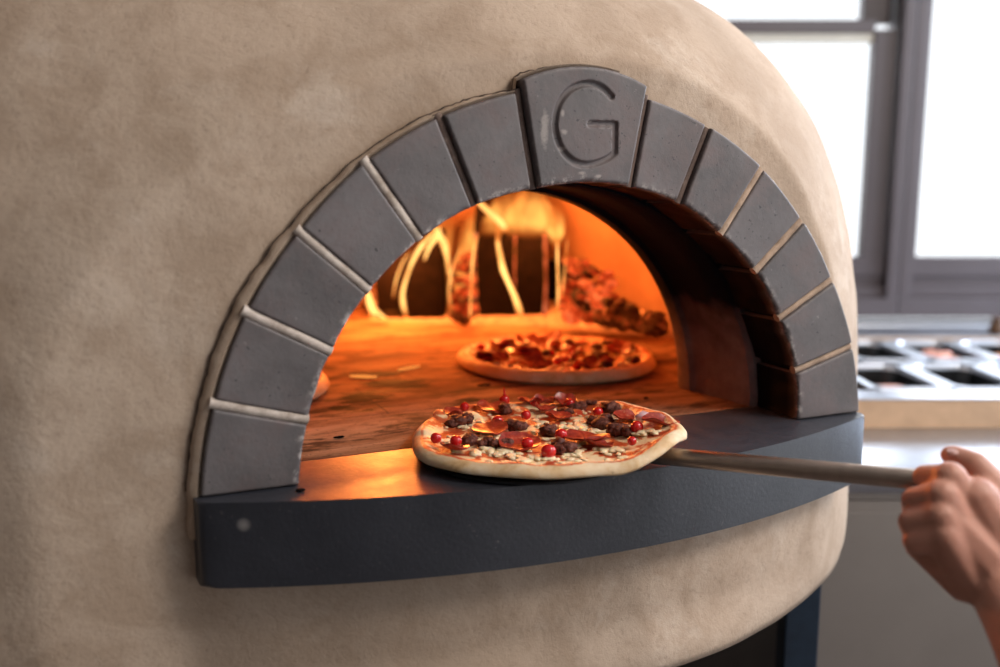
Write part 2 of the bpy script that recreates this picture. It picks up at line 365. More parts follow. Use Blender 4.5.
def dome_r(z):
    if z <= OZ0: return OR - .004*sm(-.205, OZB, z)
    t = min(1, (z-OZ0)/OHH); return OR*max(0, 1-t**2.699)**(1/2.6515)
zs = [OZB + (OZ0-OZB)*i/22 for i in range(22)] + [OZ0 + OHH*sin(pi/2*i/120)**.92 for i in range(121)]
phis = []
a = -180.
while a < 180:
    phis.append(radians(a)); a += (.55 if abs(a) < 80 else 2.)
bm = bmesh.new(); rings = []
for z in zs:
    r = dome_r(z); ring = []
    for ph in phis:
        x = r*sin(ph); y = OC.y - r*cos(ph)
        if x < 0: x *= 1 + .62*sm(0, .62, -x)          # the rendered body runs on to the left
        if y < .2 and abs(x) < .9:
            w = (sm(.54, .41, x) if x > 0 else sm(.85, .42, -x))*sm(.52, .40, z)*sm(OZB, -.165, z)
            k = sm(-.085, 0., z)
            yl = (ledge_y(max(-.40, min(.40, x)))+.026)*(1-k) + .017*k
            if y < yl: y += w*(yl-y)
        zz_ = z + (.20*(z-OZ0)*sm(.1, .6, -x) if z < OZ0 else .12*(z-OZ0)*sm(.1, .7, -x))
        p = Vector((x, y, zz_)); n_ = Vector((sin(ph), -cos(ph), .2))
        p += n_*(.0035*noise.noise(p*5) + .0016*noise.noise(p*16))
        ring.append(bm.verts.new(p))
    rings.append(ring)
nph = len(phis)
for i in range(len(rings)-1):
    for k in range(nph):
        q = [rings[i][k], rings[i][(k+1)%nph], rings[i+1][(k+1)%nph], rings[i+1][k]]
        cx = sum((v.co for v in q), Vector())/4
        if cx.y < .3 and hypot(cx.x, cx.z+.02) < .345 and cx.z > -.045: continue
        if cx.y < .3 and -.06 < cx.z <= 0 and abs(cx.x) < .345: continue
        bm.faces.new(q)
bm.faces.new(rings[0]); 
bmesh.ops.remove_doubles(bm, verts=bm.verts, dist=1e-5)
shell = obj('render_shell', bm, M['render'], oven, smooth=True)

# inner chamber
bm = bmesh.new(); rings = []; IR = .585; IH = .43
ph2 = [2*pi*k/200 for k in range(200)]
for i in range(41):
    z = -.02 + (IH+.02)*sin(pi/2*i/40); t = (z+.02)/(IH+.02)
    r = IR*max(0, 1-t**2.4)**(1/2.2)
    rings.append([bm.verts.new(Vector((r*sin(p), max(.203, OC.y - r*cos(p)), z))) for p in ph2])
for i in range(40):
    for k in range(200):
        q = [rings[i][k], rings[i][(k+1)%200], rings[i+1][(k+1)%200], rings[i+1][k]]
        cx = sum((v.co for v in q), Vector())/4
        if cx.y < .206 and hypot(cx.x, cx.z) < .300: continue
        try: bm.faces.new(q)
        except ValueError: pass
bmesh.ops.remove_doubles(bm, verts=bm.verts, dist=1e-5)
obj('chamber_vault', bm, M['chamber'], oven, smooth=40)

# throat liner: arch tunnel from the stones to the chamber
bm = bmesh.new()
prof = [(.074, .335, .345), (.074, .2935, .2800), (.080, .2885, .2775), (.12, .283, .277), (.165, .2775, .2765), (.178, .2765, .2765), (.184, .2705, .2715), (.204, .2695, .2710), (.219, .2760, .2760), (.219, .335, .345)]
NT = 90; rings = []
for y, rx, rz_ in prof:
    rings.append([bm.verts.new((rx*cos(pi*k/NT), y, rz_*sin(pi*k/NT))) for k in range(NT+1)])
for a_, b_ in zip(rings, rings[1:]):
    for k in range(NT): bm.faces.new((a_[k], a_[k+1], b_[k+1], b_[k]))
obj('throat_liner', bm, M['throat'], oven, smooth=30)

# hearth floor
bm = bmesh.new(); ys = []; pts = []
HR = .64
a0 = math.acos((OC.y-.077)/HR)
ring = [(HR*sin(a0+(2*pi-2*a0)*k/120), OC.y - HR*cos(a0+(2*pi-2*a0)*k/120)) for k in range(121)]
top = [bm.verts.new((x, y, 0)) for x, y in ring]; bot = [bm.verts.new((x, y, -.05)) for x, y in ring]
bm.faces.new(top); bm.faces.new(bot[::-1])
for k in range(121): bm.faces.new((top[k], top[(k+1)%121], bot[(k+1)%121], bot[k]))
obj('hearth_floor', bm, M['hearth'], oven)

# ledge
bm = bmesh.new()
x0, x1 = -.3935, .393; nx = 60
out_ = [(x0+(x1-x0)*k/nx) for k in range(nx+1)]
pl = [(x, ledge_y(x)) for x in out_] + [(x1-.012, .0765), (x0+.0, .0765)]
pl[-1] = (x0-.006, .0765)
top = [bm.verts.new((x, y, -.0003)) for x, y in pl]; bot = [bm.verts.new((x, y, -LT)) for x, y in pl]
n = len(pl); ft = bm.faces.new(top); bm.faces.new(bot[::-1])
for k in range(n): bm.faces.new((top[k], top[(k+1)%n], bot[(k+1)%n], bot[k]))
bm.edges.ensure_lookup_table()
ed = [e for e in bm.edges if (e.verts[0] in top[:nx+1] and e.verts[1] in top[:nx+1]) or (e.verts[0] in bot[:nx+1] and e.verts[1] in bot[:nx+1] and abs(e.verts[0].co.x-e.verts[1].co.x) < .1)
      or (abs(e.verts[0].co.z-e.verts[1].co.z) > .05 and (abs(e.verts[0].co.x-x0) < 1e-4 or abs(e.verts[0].co.x-x1) < 1e-4) and e.verts[0].co.y < .06)]
bmesh.ops.bevel(bm, geom=ed, offset=.007, segments=4, affect='EDGES', profile=.5, clamp_overlap=True)
obj('ledge', bm, M['ledge'], oven, smooth=35)

# arch stones
JD = [177.3, 164.3, 151.35, 138.55, 125.5, 113.15, 100.55, 79.1, 66.85, 54.25, 41.7, 28.9, 15.5, 3.3]
RI = [.300, .3004, .3021, .3032, .3040, .3030, .2995, .3018, .3035, .3010, .3018, .2994, .3013, .2970]
RO = [.3890, .3875, .3884, .3885, .3925, .3934, .3940, .3940, .3915, .3900, .3870, .3860, .3895, .3930]
GAP = .0088
# the engraved letter: an open round stroke with a bar
GP = [(.0295, .3665), (.020, .3740), (.008, .3782), (-.004, .3775), (-.017, .3725), (-.028, .362), (-.0335, .349), (-.0345, .335), (-.031, .321), (-.0235, .3095), (-.012, .3012), (.002, .2985), (.0155, .3008), (.0272, .3055), (.0345, .3105)]
GPATH = smooth_path(GP, 5) + [(.0345, .3395), (.0045, .3390)]
def gdist(x, z):
    best = 9
    for (ax, az), (bx, bz) in zip(GPATH, GPATH[1:]):
        dx, dz = bx-ax, bz-az; L = dx*dx+dz*dz
        t = max(0, min(1, ((x-ax)*dx+(z-az)*dz)/L)) if L > 1e-12 else 0
        best = min(best, hypot(x-ax-t*dx, z-az-t*dz))
    return best
def stone(i, name, key=False):
    a1, a2 = radians(JD[i]), radians(JD[i+1])          # a1 > a2
    ri1, ri2, ro1, ro2 = RI[i], RI[i+1], RO[i], RO[i+1]
    depth = .076; first, last = i == 0, i == 12
    yf = -.0035 if key else random.uniform(-.0012, .0012)
    NU, NV = (110, 96) if key else (44, 44)
    bm = bmesh.new(); eL = bm.verts.layers.float.new('edge'); sL = bm.verts.layers.float.new('soot')
    seed = random.random()*50
    def P(u, v, y):
        r = (ri1*(1-u)+ri2*u)*(1-v) + (ro1*(1-u)+ro2*u)*v
        if key: r += .0115*v + .0095*v*(1-(2*u-1)**2)
        g = GAP/2/r
        t1 = a1 - (0 if first else g); t2 = a2 + (0 if last else g)
        if first: t1 = pi - math.asin(.0205/r)
        if last: t2 = math.asin(.0205/r)
        t = t1*(1-u) + t2*u
        return Vector((r*cos(t), y, -.02 + r*sin(t)))
    W = .12 if not key else .12
    grid = []
    for a_ in range(NU+1):
        row = []
        for c_ in range(NV+1):
            # denser towards borders
            u = .5-.5*cos(pi*a_/NU); v = .5-.5*cos(pi*c_/NV)
            if key: u = a_/NU; v = c_/NV
            p = P(u, v, yf)
            wu = abs(a1-a2)*(ri1+(ro1-ri1)*v); hv = ro1-ri1
            dI = v*hv; dO = (1-v)*hv; d1 = u*wu; d2 = (1-u)*wu
            e0 = .0028
            eI = e0 + .0045*max(0, noise.noise(Vector((p.x*70, p.z*70, seed)))+.15)
            y = 0
            for d_, e_ in ((dI, eI), (dO, e0), (d1, e0), (d2, e0)):
                if d_ < e_: y += e_ - sqrt(max(0, e_*e_-(e_-d_)**2))
            y += .0007*noise.noise(Vector((p.x*22, p.z*22, seed)))
            if key:
                gd = gdist(p.x, p.z)
                if gd < .0042: y += .0036*(1-sm(.0018, .0040, gd))
            p.y += min(y, .010)
            ve = bm.verts.new(p); 
            ve[eL] = max(sm(.009, .001, dI)*(1 if p.x < 0 else .6), .18*sm(.004, .0005, min(d1, d2, dO)))
            ve[sL] = .0
            row.append(ve)
        grid.append(row)
    for a_ in range(NU):
        for c_ in range(NV): bm.faces.new((grid[a_][c_], grid[a_+1][c_], grid[a_+1][c_+1], grid[a_][c_+1]))
    # sides
    per = [(a_, 0) for a_ in range(NU)] + [(NU, c_) for c_ in range(NV)] + [(a_, NV) for a_ in range(NU, 0, -1)] + [(0, c_) for c_ in range(NV, 0, -1)]
    prev = [grid[a_][c_] for a_, c_ in per]
    for s in range(1, 7):
        cur = []
        for a_, c_ in per:
            u = (.5-.5*cos(pi*a_/NU)) if not key else a_/NU; v = (.5-.5*cos(pi*c_/NV)) if not key else c_/NV
            g0 = grid[a_][c_].co
            q = P(u, v, 0); q.y = g0.y + (depth-g0.y)*(s/6)**1.3
            if c_ == 0:
                rr = Vector((q.x, 0, q.z+.02)).normalized()
                q += rr*(.0016*noise.noise(q*60+Vector((seed, 0, 0))))
            ve = bm.verts.new(q); ve[eL] = .8*(1-s/2) if (s < 2 and c_ == 0) else 0
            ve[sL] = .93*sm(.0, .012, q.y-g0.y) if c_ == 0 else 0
            cur.append(ve)
        for k in range(len(per)):
            k2 = (k+1) % len(per); bm.faces.new((prev[k], prev[k2], cur[k2], cur[k]))
        prev = cur
    bm.faces.new(prev)
    return obj(name, bm, M['stone'], oven, smooth=50)
for i in range(13):
    if i == 6:
        k = stone(i, 'keystone', True); k['label'] = 'taller keystone engraved with the letter G'
    else: stone(i, 'arch_stone')
# mortar joints between stones
for i in range(1, 13):
    t = radians(JD[i]); bm = bmesh.new(); dark = i in (6, 7, 5, 8)
    d = Vector((cos(t), 0, sin(t))); s = Vector((-sin(t), 0, cos(t)))
    pts, rad = [], []
    ro = RO[i] + (.004 if i <= 7 else -.001); ri = RI[i]-.0005
    for k in range(31):
        r = ri + (ro-ri)*k/30
        p = Vector((0, 0, -.02)) + d*r
        dp = .0095 if dark else (.0050 if i < 5 else .0062)
        p += s*(.0006*noise.noise(p*40)) + Vector((0, dp, 0))
        pts.append(p); rad.append((.0053 if i < 6 else .0050)*(1+.10*noise.noise(p*60)))
    tube(bm, pts, rad, 14, squash=(1, 1)); nf = len(bm.faces)
    box(bm, Vector((0, .040, -.02)) + d*(ri+.005+ro)/2, (ro-ri-.006, .060, GAP-.0003), 0, (d, Vector((0,1,0)), s))
    bm.faces.ensure_lookup_table()
    for f_ in bm.faces[nf:]: f_.material_index = 1
    obj('mortar_joint', bm, [M['mortar_dark'] if dark else (M['mortar_tan'] if i > 8 else M['mortar']), M['soot']], oven, smooth=40)
# mortar collar and its crack on the left and over the crown
bm = bmesh.new(); NA = 170; rows = []; crack = []
for k in range(NA+1):
    td = 183 - (183-84)*k/NA; t = radians(td)
    # outer radius of stones here
    j = 0
    for q in range(13):
        if JD[q] >= td >= JD[q+1]: j = q
    u = max(0, min(1, (JD[j]-td)/(JD[j]-JD[j+1]))); R = RO[j]*(1-u)+RO[j+1]*u
    if j == 6: R += .0115 + .0095*(1-(2*u-1)**2)
    wid = .0022 + .0030*sm(96, 112, td) + .0055*sm(125, 155, td)
    n_ = .0016*noise.noise(Vector((td*.35, 0, 3))) + .0008*noise.noise(Vector((td*1.7, 0, 9)))
    wid = max(.001, wid+n_*1.2)
    d = Vector((cos(t), 0, sin(t)))
    def pt(r, y):
        return Vector((0, y, -.02)) + d*r
    rr = [(R-.002, .030), (R-.0008, .0078), (R+.003, .0048), (R+wid*.7, .0062), (R+wid, .0105), (R+wid+.0008, .035)]
    row = []
    for q, y in rr:
        p = pt(q, y)
        if p.z < -.078: p.z = -.078
        row.append(bm.verts.new(p))
    rows.append(row)
    crack.append((pt(R+wid+.0009, .0125 + .003*sm(100, 90, td)), .0004 + .0008*max(0, noise.noise(Vector((td*.8, 5, 0)))+.2)))
for a_, b_ in zip(rows, rows[1:]):
    for q in range(5): bm.faces.new((a_[q], a_[q+1], b_[q+1], b_[q]))
obj('mortar_collar', bm, M['render'], oven, smooth=50)
bm = bmesh.new(); cc = [x for x in crack if x[0].z > -.0]
tube(bm, [x[0] for x in cc], [max(.0004, x[1]) for x in cc], 8)
obj('collar_crack', bm, M['crack'], oven, smooth=True)

# ------------------------------------------------------------------ stand under the oven
FZ = -H0
stand = thing('oven_stand', (0, .618, FZ), 'blue-black steel stand with square legs carrying the round oven', 'stand')
bm = bmesh.new()
bmesh.ops.create_cone(bm, cap_ends=True, segments=72, radius1=.60, radius2=.60, depth=.02, matrix=Matrix.Translation((0, .618, OZB-.0105)))
obj('top_plate', bm, M['stand'], stand)
lc = at(797, 640, 1.38); lx, ly = lc.x, lc.y
legs = [(lx, ly), (-lx, ly), (lx, 1.236-ly), (-lx, 1.236-ly)]
for (x, y) in legs:
    bm = bmesh.new(); box(bm, (x, y, (FZ+OZB-.02)/2), (.050, .040, OZB-.02-FZ), .003, KAX)
    lg = obj('leg', bm, M['stand'], stand)
    bm = bmesh.new()
    bmesh.ops.create_cone(bm, cap_ends=True, segments=20, radius1=.0042, radius2=.0042, depth=.003,
        matrix=Matrix.Translation(Vector((x, y, -.459)) - FH*.0205) @ FH.to_track_quat('Z', 'Y').to_matrix().to_4x4())
    obj('bolt_hole', bm, M['crack'], lg)
bm = bmesh.new(); box(bm, (0, .618, FZ+.30), (2*lx+.05, 1.236-2*ly+.04, .02), .002); obj('lower_shelf', bm, M['stand'], stand)
for y in (ly, 1.236-ly):
    bm = bmesh.new(); box(bm, (0, y, OZB-.045), (2*lx-.05, .03, .05), .002); obj('cross_rail', bm, M['stand'], stand)

# ================================================================== PIZZAS
def pizza_base(name, center, outline, zb, parent, thick=.010, rimh=.010, bub=()):
    """outline: function angle -> radius"""
    bm = bmesh.new(); tl = bm.verts.layers.float.new('topping')
    NA, NR = 220, 40; sd = random.random()*30
    cen = bm.verts.new(Vector((center[0], center[1], zb+thick))); cen[tl] = 1
    rings = []
    ss = [(i+1)/NR for i in range(NR)]
    for s in ss:
        ring = []
        for k in range(NA):
            a = 2*pi*k/NA; R = outline(a)
            x = center[0]+R*s*cos(a); y = center[1]+R*s*sin(a)
            rimw = 1 + .35*noise.noise(Vector((cos(a)*2.5, sin(a)*2.5, sd)))
            inner = 1-.0115/R
            bump_ = rimh*rimw*exp(-((s-inner)/(.0085/R))**2)
            z = zb + thick + bump_ + .0015*noise.noise(Vector((x*45, y*45, sd))) 
            e = (1-s)*R
            if e < .008: z -= (thick*.5+bump_*.35)*(1-sqrt(max(0, 1-(1-e/.008)**2)))
            for (bx, by, br, bh) in bub:
                dd = hypot(x-bx, y-by)
                if dd < br: z += bh*sqrt(1-(dd/br)**2)
            v = bm.verts.new(Vector((x, y, z)))
            v[tl] = sm(.985, .865, s) ; ring.append(v)
        rings.append(ring)
    for k in range(NA): bm.faces.new((cen, rings[0][k], rings[0][(k+1)%NA]))
    for a_, b_ in zip(rings, rings[1:]):
        for k in range(NA): bm.faces.new((a_[k], b_[k], b_[(k+1)%NA], a_[(k+1)%NA]))
    last = rings[-1]
    for (g, dz) in ((-.001, -.45), (-.006, -.9), (-.014, -1.0)):
        cur = []
        for k in range(NA):
            a = 2*pi*k/NA; R = outline(a)+g
            zt = rings[-1][k].co.z
            v = bm.verts.new(Vector((center[0]+R*cos(a), center[1]+R*sin(a), zb + (zt-zb)*(1+dz)))); v[tl] = 0
            cur.append(v)
        for k in range(NA): bm.faces.new((last[k], cur[k], cur[(k+1)%NA], last[(k+1)%NA]))
        last = cur
    bm.faces.new(last[::-1])
    return obj(name, bm, M['dough'], parent, smooth=True)
def interp_outline(center, pts):
    pol = sorted(((atan2(y-center[1], x-center[0]) % (2*pi)), hypot(x-center[0], y-center[1])) for x, y in pts)
    def f(a):
        a = a % (2*pi); n = len(pol)
        for i in range(n):
            a0, r0 = pol[i]; a1, r1 = pol[(i+1)%n]
            if i == n-1: a1 += 2*pi
            aa = a if a >= pol[0][0] else a+2*pi
            if a0 <= aa <= a1:
                t = (aa-a0)/(a1-a0+1e-9)
                rp = pol[i-1][1]; rn = pol[(i+2)%n][1]
                return .5*((2*r0)+(-rp+r1)*t+(2*rp-5*r0+4*r1-rn)*t*t+(-rp+3*r0-3*r1+rn)*t**3)
        return pol[0][1]
    return f
def slice_disc(bm, c, r, curl=.004, rot=0, sx=1, tilt=(0,0)):
    t = bmesh.new(); n = 26; sd = random.random()*20
    rings = [[t.verts.new((0,0,0))]]
    for j in range(1, 6):
        s = j/5
        rings.append([t.verts.new((r*s*cos(2*pi*k/n)*sx, r*s*sin(2*pi*k/n), curl*s*s*(.6+.9*noise.noise(Vector((cos(2*pi*k/n)*1.5, sin(2*pi*k/n)*1.5, sd)))))) for k in range(n)])
    for k in range(n): t.faces.new((rings[0][0], rings[1][k], rings[1][(k+1)%n]))
    for a_, b_ in zip(rings[1:], rings[2:]):
        for k in range(n): t.faces.new((a_[k], b_[k], b_[(k+1)%n], a_[(k+1)%n]))
    ret = bmesh.ops.extrude_face_region(t, geom=t.faces[:])
    for v in [g for g in ret['geom'] if isinstance(g, bmesh.types.BMVert)]: v.co.z += .0016
    R = Matrix.Rotation(rot, 3, 'Z') @ Matrix.Rotation(tilt[0], 3, 'X') @ Matrix.Rotation(tilt[1], 3, 'Y')
    for v in t.verts: v.co = R @ v.co + Vector(c)
    add(bm, t)
def pepper(bm, c, r, stem=False, rot=0):
    ball(bm, c, r, 3, (1, .92, .95), .06, 1.5)
    if stem: tube(bm, [Vector(c)+Vector((0,0,r*.7)), Vector(c)+Vector((0,.0,r*1.25)), Vector(c)+Vector((-.0007,0,r*2.5))], [r*.5, r*.2, r*.05], 8)
def chunk(bm, c, r, sc=(1,1,.7)):
    for k in range(4):
        o = Vector((random.uniform(-.5,.5)*r, random.uniform(-.5,.5)*r, random.uniform(-.1,.25)*r))
        ball(bm, Vector(c)+o, r*random.uniform(.55,.8), 3, sc, .45, 2.6, Matrix.Rotation(random.random()*6, 3, 'Z'))

# ---- front pizza
PZ = .0065
pc = (-.045, .020)
front = [onz(*q).xy for q in [(412,443,.012),(421,460,.011),(450,469,.011),(500,475,.011),(555,477,.011),(600,472,.013),(640,463,.019),(680,446,.024)]]
back = [onz(*q[:2], q[2] if len(q) > 2 else .027).xy for q in [(687,431,.036),(662,411,.036),(634,403,.032),(600,397),(545,395),(490,396),(445,400),(424,411)]]
fo = interp_outline(pc, [tuple(q) for q in front+back])
pizza = thing('pizza', (pc[0], pc[1], PZ), 'pizza with salami, sausage and small red peppers on the peel at the oven mouth', 'pizza', 'pizzas')
bub = [(*onz(470,400,.035).xy, .013, .007), (*onz(520,396,.035).xy, .013, .007), (*onz(440,404,.032).xy, .012, .006), (*onz(576,397,.034).xy, .010, .005), (*onz(643,402,.032).xy, .012, .005), (*onz(425,425,.025).xy, .014, .004)]
crust = pizza_base('crust', pc, fo, PZ, pizza, .0080, .0052, bub)
def lift(x, y): return .0195*sm(-.005, .080, x - .35*(y+.06))
for v in crust.data.vertices: v.co.z += lift(v.co.x+pc[0], v.co.y+pc[1])
zt = PZ+.0080
def pz(px, py, h=.004):
    p = onz(px, py, zt+h)
    for _ in range(3): p = onz(px, py, zt+h+lift(p.x, p.y))
    dx, dy = p.x-pc[0], p.y-pc[1]; r = hypot(dx, dy); m_ = fo(atan2(dy, dx))*.91
    if r > m_: p.x, p.y, p.z = pc[0]+dx*m_/r, pc[1]+dy*m_/r, zt+h+.003+lift(p.x, p.y)
    return p
for (x, y, r, st) in [(464.5,406.6,.0052,0),(502,400,.0058,1),(535,402,.006,0),(569.5,403.5,.0062,0),(526,415,.0055,0),(497.5,421,.006,0),(598,412,.0058,0),(637,427,.0063,0),(561,434.5,.0062,0),(527.5,443,.0058,0),(548.5,451.5,.0072,0),(456,441,.0058,0),(436,438,.0055,0),(632,441,.0045,0)]:
    bm = bmesh.new(); p = pz(x, y, .007); pepper(bm, p, r*1.08, st); obj('red_pepper', bm, M['pepper'], pizza, smooth=True)
for (x, y, r, sx, rot, tl_) in [(491.5,410,.0155,1.15,.2,(.15,.1)),(530,405,.014,1,.5,(-.1,.2)),(490,431,.0175,1.1,.3,(.1,-.1)),(559,418,.0125,1.3,0,(.1,.1)),(519,445,.0175,1.25,.2,(.2,.05)),(587,440,.017,1.35,-.5,(.05,.05)),(625,419,.0125,1.15,.3,(.2,.1)),(454,450,.0150,.9,.3,(-.05,.2)),(571,400,.012,1.2,0,(.2,0)),(455,415,.012,1.1,0,(.0,.1)),(545,411,.011,1.1,0,(.0,.1)),(598,446,.012,1.2,-.6,(0,.1)),(660,424,.0125,1.5,-.6,(0,.15)),(546,397,.010,1.3,0,(.1,.1))]:
    bm = bmesh.new(); slice_disc(bm, pz(x, y, .0025), r*1.05, .0065, rot, sx, tl_); obj('salami_slice', bm, M['salami'], pizza, smooth=50)
for (x, y, r) in [(456,422,.010),(468,420,.009),(512,426,.0095),(523,425,.009),(610,408,.011),(604,423,.0115),(595,421,.009),(577,407,.010),(550,431,.010),(618,432,.011),(630,431,.008),(563,447,.0115),(495,443,.009),(484,443,.0075),(470,440,.009),(508,410,.009),(590,404,.007),(566,412,.008),(505,443,.007)]:
    bm = bmesh.new(); chunk(bm, pz(x, y, .004), r*1.12); obj('sausage_piece', bm, M['sausage'], pizza, smooth=True)
bm = bmesh.new(); ball(bm, pz(643,416,.006), .0075, 2, (1.3,.8,.7), .3, 1.5); obj('onion_piece', bm, M['onion'], pizza, smooth=True)
bm = bmesh.new(); rnd = random.Random(3)
for k in range(520):
    a = rnd.random()*2*pi; s = sqrt(rnd.random())*.83; R = fo(a)
    x, y = pc[0]+R*s*cos(a), pc[1]+R*s*sin(a)
    if noise.noise(Vector((x*28, y*28, 4))) < -.02: continue
    ball(bm, (x, y, zt+.0006+lift(x, y)), rnd.uniform(.0015,.0038), 2, (1.6,1,.45), .6, 1.6, Matrix.Rotation(rnd.random()*6, 3, 'Z'))
for (x, y) in [(500,452),(512,455),(522,458),(488,449),(535,456),(478,452),(580,424),(583,428),(548,457),(600,449),(475,428),(505,449),(615,447),(565,425),(640,432),(650,430),(592,430),(540,423)]:
    for q in range(5):
        p = pz(x+rnd.uniform(-5,5), y+rnd.uniform(-2,2), .003)
        p.z -= .0015; ball(bm, p, rnd.uniform(.0025,.0050), 2, (1.7,1,.5), .6, 1.6, Matrix.Rotation(rnd.random()*6, 3, 'Z'))
o = obj('cheese_crumbs', bm, M['cheese'], pizza, smooth=True); o['kind'] = 'stuff'

# ---- second pizza inside the oven and third one behind the left stones
def chamber_pizza(cx, cy, R, label, seed, ntop, full=True):
    rr = random.Random(seed)
    t = thing('pizza', (cx, cy, .0008), label, 'pizza', 'pizzas')
    f = lambda a: R*(1+.03*sin(2*a+seed)+.012*sin(5*a+1))
    pizza_base('crust', (cx, cy), f, .0008, t, .0125, .0075)
    z = .0133
    for k in range(ntop):
        a = rr.random()*2*pi; s = sqrt(rr.random())*.80
        x, y = cx+R*s*cos(a), cy+R*s*sin(a); q = k % 4
        bm = bmesh.new()
        if q in (0, 2): slice_disc(bm, (x, y, z+.003), rr.uniform(.014,.021), .010, rr.random()*6, 1.2, (rr.uniform(-.3,.3), rr.uniform(-.3,.3))); obj('salami_slice', bm, M['salami'], t, smooth=50)
        elif q == 1: chunk(bm, (x, y, z+.004), rr.uniform(.009,.013)); obj('sausage_piece', bm, M['sausage'], t, smooth=True)
        else: pepper(bm, (x, y, z+.006), .007); obj('red_pepper', bm, M['pepper'], t, smooth=True)
    bm = bmesh.new()
    for k in range(260):
        a = rr.random()*2*pi; s = sqrt(rr.random())*.84
        ball(bm, (cx+R*s*cos(a), cy+R*s*sin(a), z+.002), rr.uniform(.002,.0055), 1, (1.3,1,.7), .5, 1.7)
    o = obj('cheese_crumbs', bm, M['cheese'], t, smooth=True); o['kind'] = 'stuff'
chamber_pizza(.192, .425, .158, 'pizza baking on the hearth deep in the oven, in front of the burning logs', 5, 44)
chamber_pizza(-.318, .425, .145, 'pizza at the far left of the hearth, only a sliver showing past the arch stones', 9, 12)

# ================================================================== PEEL
hroot = onz(652, 455, .0125); hend = at(922, 480, .81)
hd = (hend-hroot).normalized()
peel = thing('pizza_peel', (-.045, .012, .0), 'round metal pizza peel sliding under the front pizza, its tubular handle running to the hand', 'pizza peel')
bm = bmesh.new(); bcx, bcy, brad = -.050, .018, .121
NB = 90
for (z0, z1) in ((.0012, .0034),):
    t_ = [bm.verts.new((bcx+brad*cos(2*pi*k/NB), bcy+brad*sin(2*pi*k/NB), z1)) for k in range(NB)]
    b_ = [bm.verts.new((bcx+brad*cos(2*pi*k/NB), bcy+brad*sin(2*pi*k/NB), z0)) for k in range(NB)]
    bm.faces.new(t_); bm.faces.new(b_[::-1])
    for k in range(NB): bm.faces.new((t_[k], t_[(k+1)%NB], b_[(k+1)%NB], b_[k]))
obj('blade', bm, M['peel_blade'], peel)
bm = bmesh.new(); hstop = at(972, 484, .775)
s0 = hroot - hd*.004
tube(bm, [s0, s0+hd*.003, hroot, hend, hend+hd*.055], [.0066, .0083, .0088, .0090, .0090], 28)
obj('handle', bm, M['peel_handle'], peel, smooth=40)
bm = bmesh.new()      # neck: flat bracket from blade rim to the tube
nb = Vector((bcx, bcy, .004)) + Vector((hd.x, hd.y, 0)).normalized()*(brad-.03)
tube(bm, [nb, nb+Vector((hd.x,hd.y,0))*.016, s0+hd*.012], [.010, .008, .007], 14, squash=(1.0, .3))
obj('neck', bm, M['peel_blade'], peel, smooth=40)

# ================================================================== FIRE
def log(name, c, size, label, glow=True, rz=0.0):
    t = thing(name, (c[0], c[1], 0), label, 'firewood', 'burning logs')
    bm = bmesh.new(); bmesh.ops.create_cube(bm, size=1)
    bmesh.ops.subdivide_edges(bm, edges=bm.edges[:], cuts=9, use_grid_fill=True)
    R = Matrix.Rotation(rz, 3, 'Z'); sd = random.random()*9
    for v in bm.verts:
        q = v.co.copy(); l = hypot(q.x, q.y)
        if l > .3: q.xy = q.xy*(1-.16*(l-.3)/.4)
        q = Vector((q.x*size[0], q.y*size[1], q.z*size[2]))
        q += Vector((noise.noise(q*14+Vector((sd,0,0))), noise.noise(q*14+Vector((0,sd,0))), noise.noise(q*11+Vector((0,0,sd)))))*.010
        crk = noise.noise(Vector((q.x*60, q.y*60, q.z*5+sd)))
        q.xy *= 1 - .05*max(0, crk)
        v.co = R @ q + Vector((c[0], c[1], max(.0005, q.z+size[2]/2)))
    obj('log_body', bm, M['charred'], t, smooth=50)
    return t, R
def edge_strip(t, pts, r, key='log_glow', name='glowing_edge'):
    bm = bmesh.new(); tube(bm, smooth_path([tuple(p) for p in pts], 6), r, 8); obj(name, bm, M[key], t, smooth=True)
rz = -YAW*-1 - .0
# big upright block
c1 = ony(518, 320, .86); L1, _ = log('burning_log', (c1.x, .90), (.150, .085, .183), 'large blackened square log standing upright in the middle of the fire', rz=YAW)
ax = RH; fr_ = Vector((c1.x, .90, 0)) - FH*.046
edge_strip(L1, [fr_-RH*.070+Vector((0,0,.004)), fr_-RH*.072+Vector((0,0,.09)), fr_-RH*.069+Vector((0,0,.178))], .0030)
edge_strip(L1, [fr_+RH*.069+Vector((0,0,.004)), fr_+RH*.072+Vector((0,0,.09)), fr_+RH*.069+Vector((0,0,.178))], .0034)
edge_strip(L1, [fr_+RH*.012+FH*-.002+Vector((0,0,.02)), fr_+RH*.009+FH*-.002+Vector((0,0,.10)), fr_+RH*.010+FH*-.001+Vector((0,0,.175))], .0026)
c2 = ony(418, 318, .95); L2, _ = log('burning_log', (c2.x, .985), (.150, .09, .120), 'lower charred log behind thin flames at the left of the fire', rz=YAW-.1)
# a split log leaning behind
c3 = ony(588, 322, .86); L3, _ = log('burning_log', (c3.x-.02, .93), (.08, .07, .075), 'small charred log half buried in the red coals beside the large one', rz=YAW+.5)

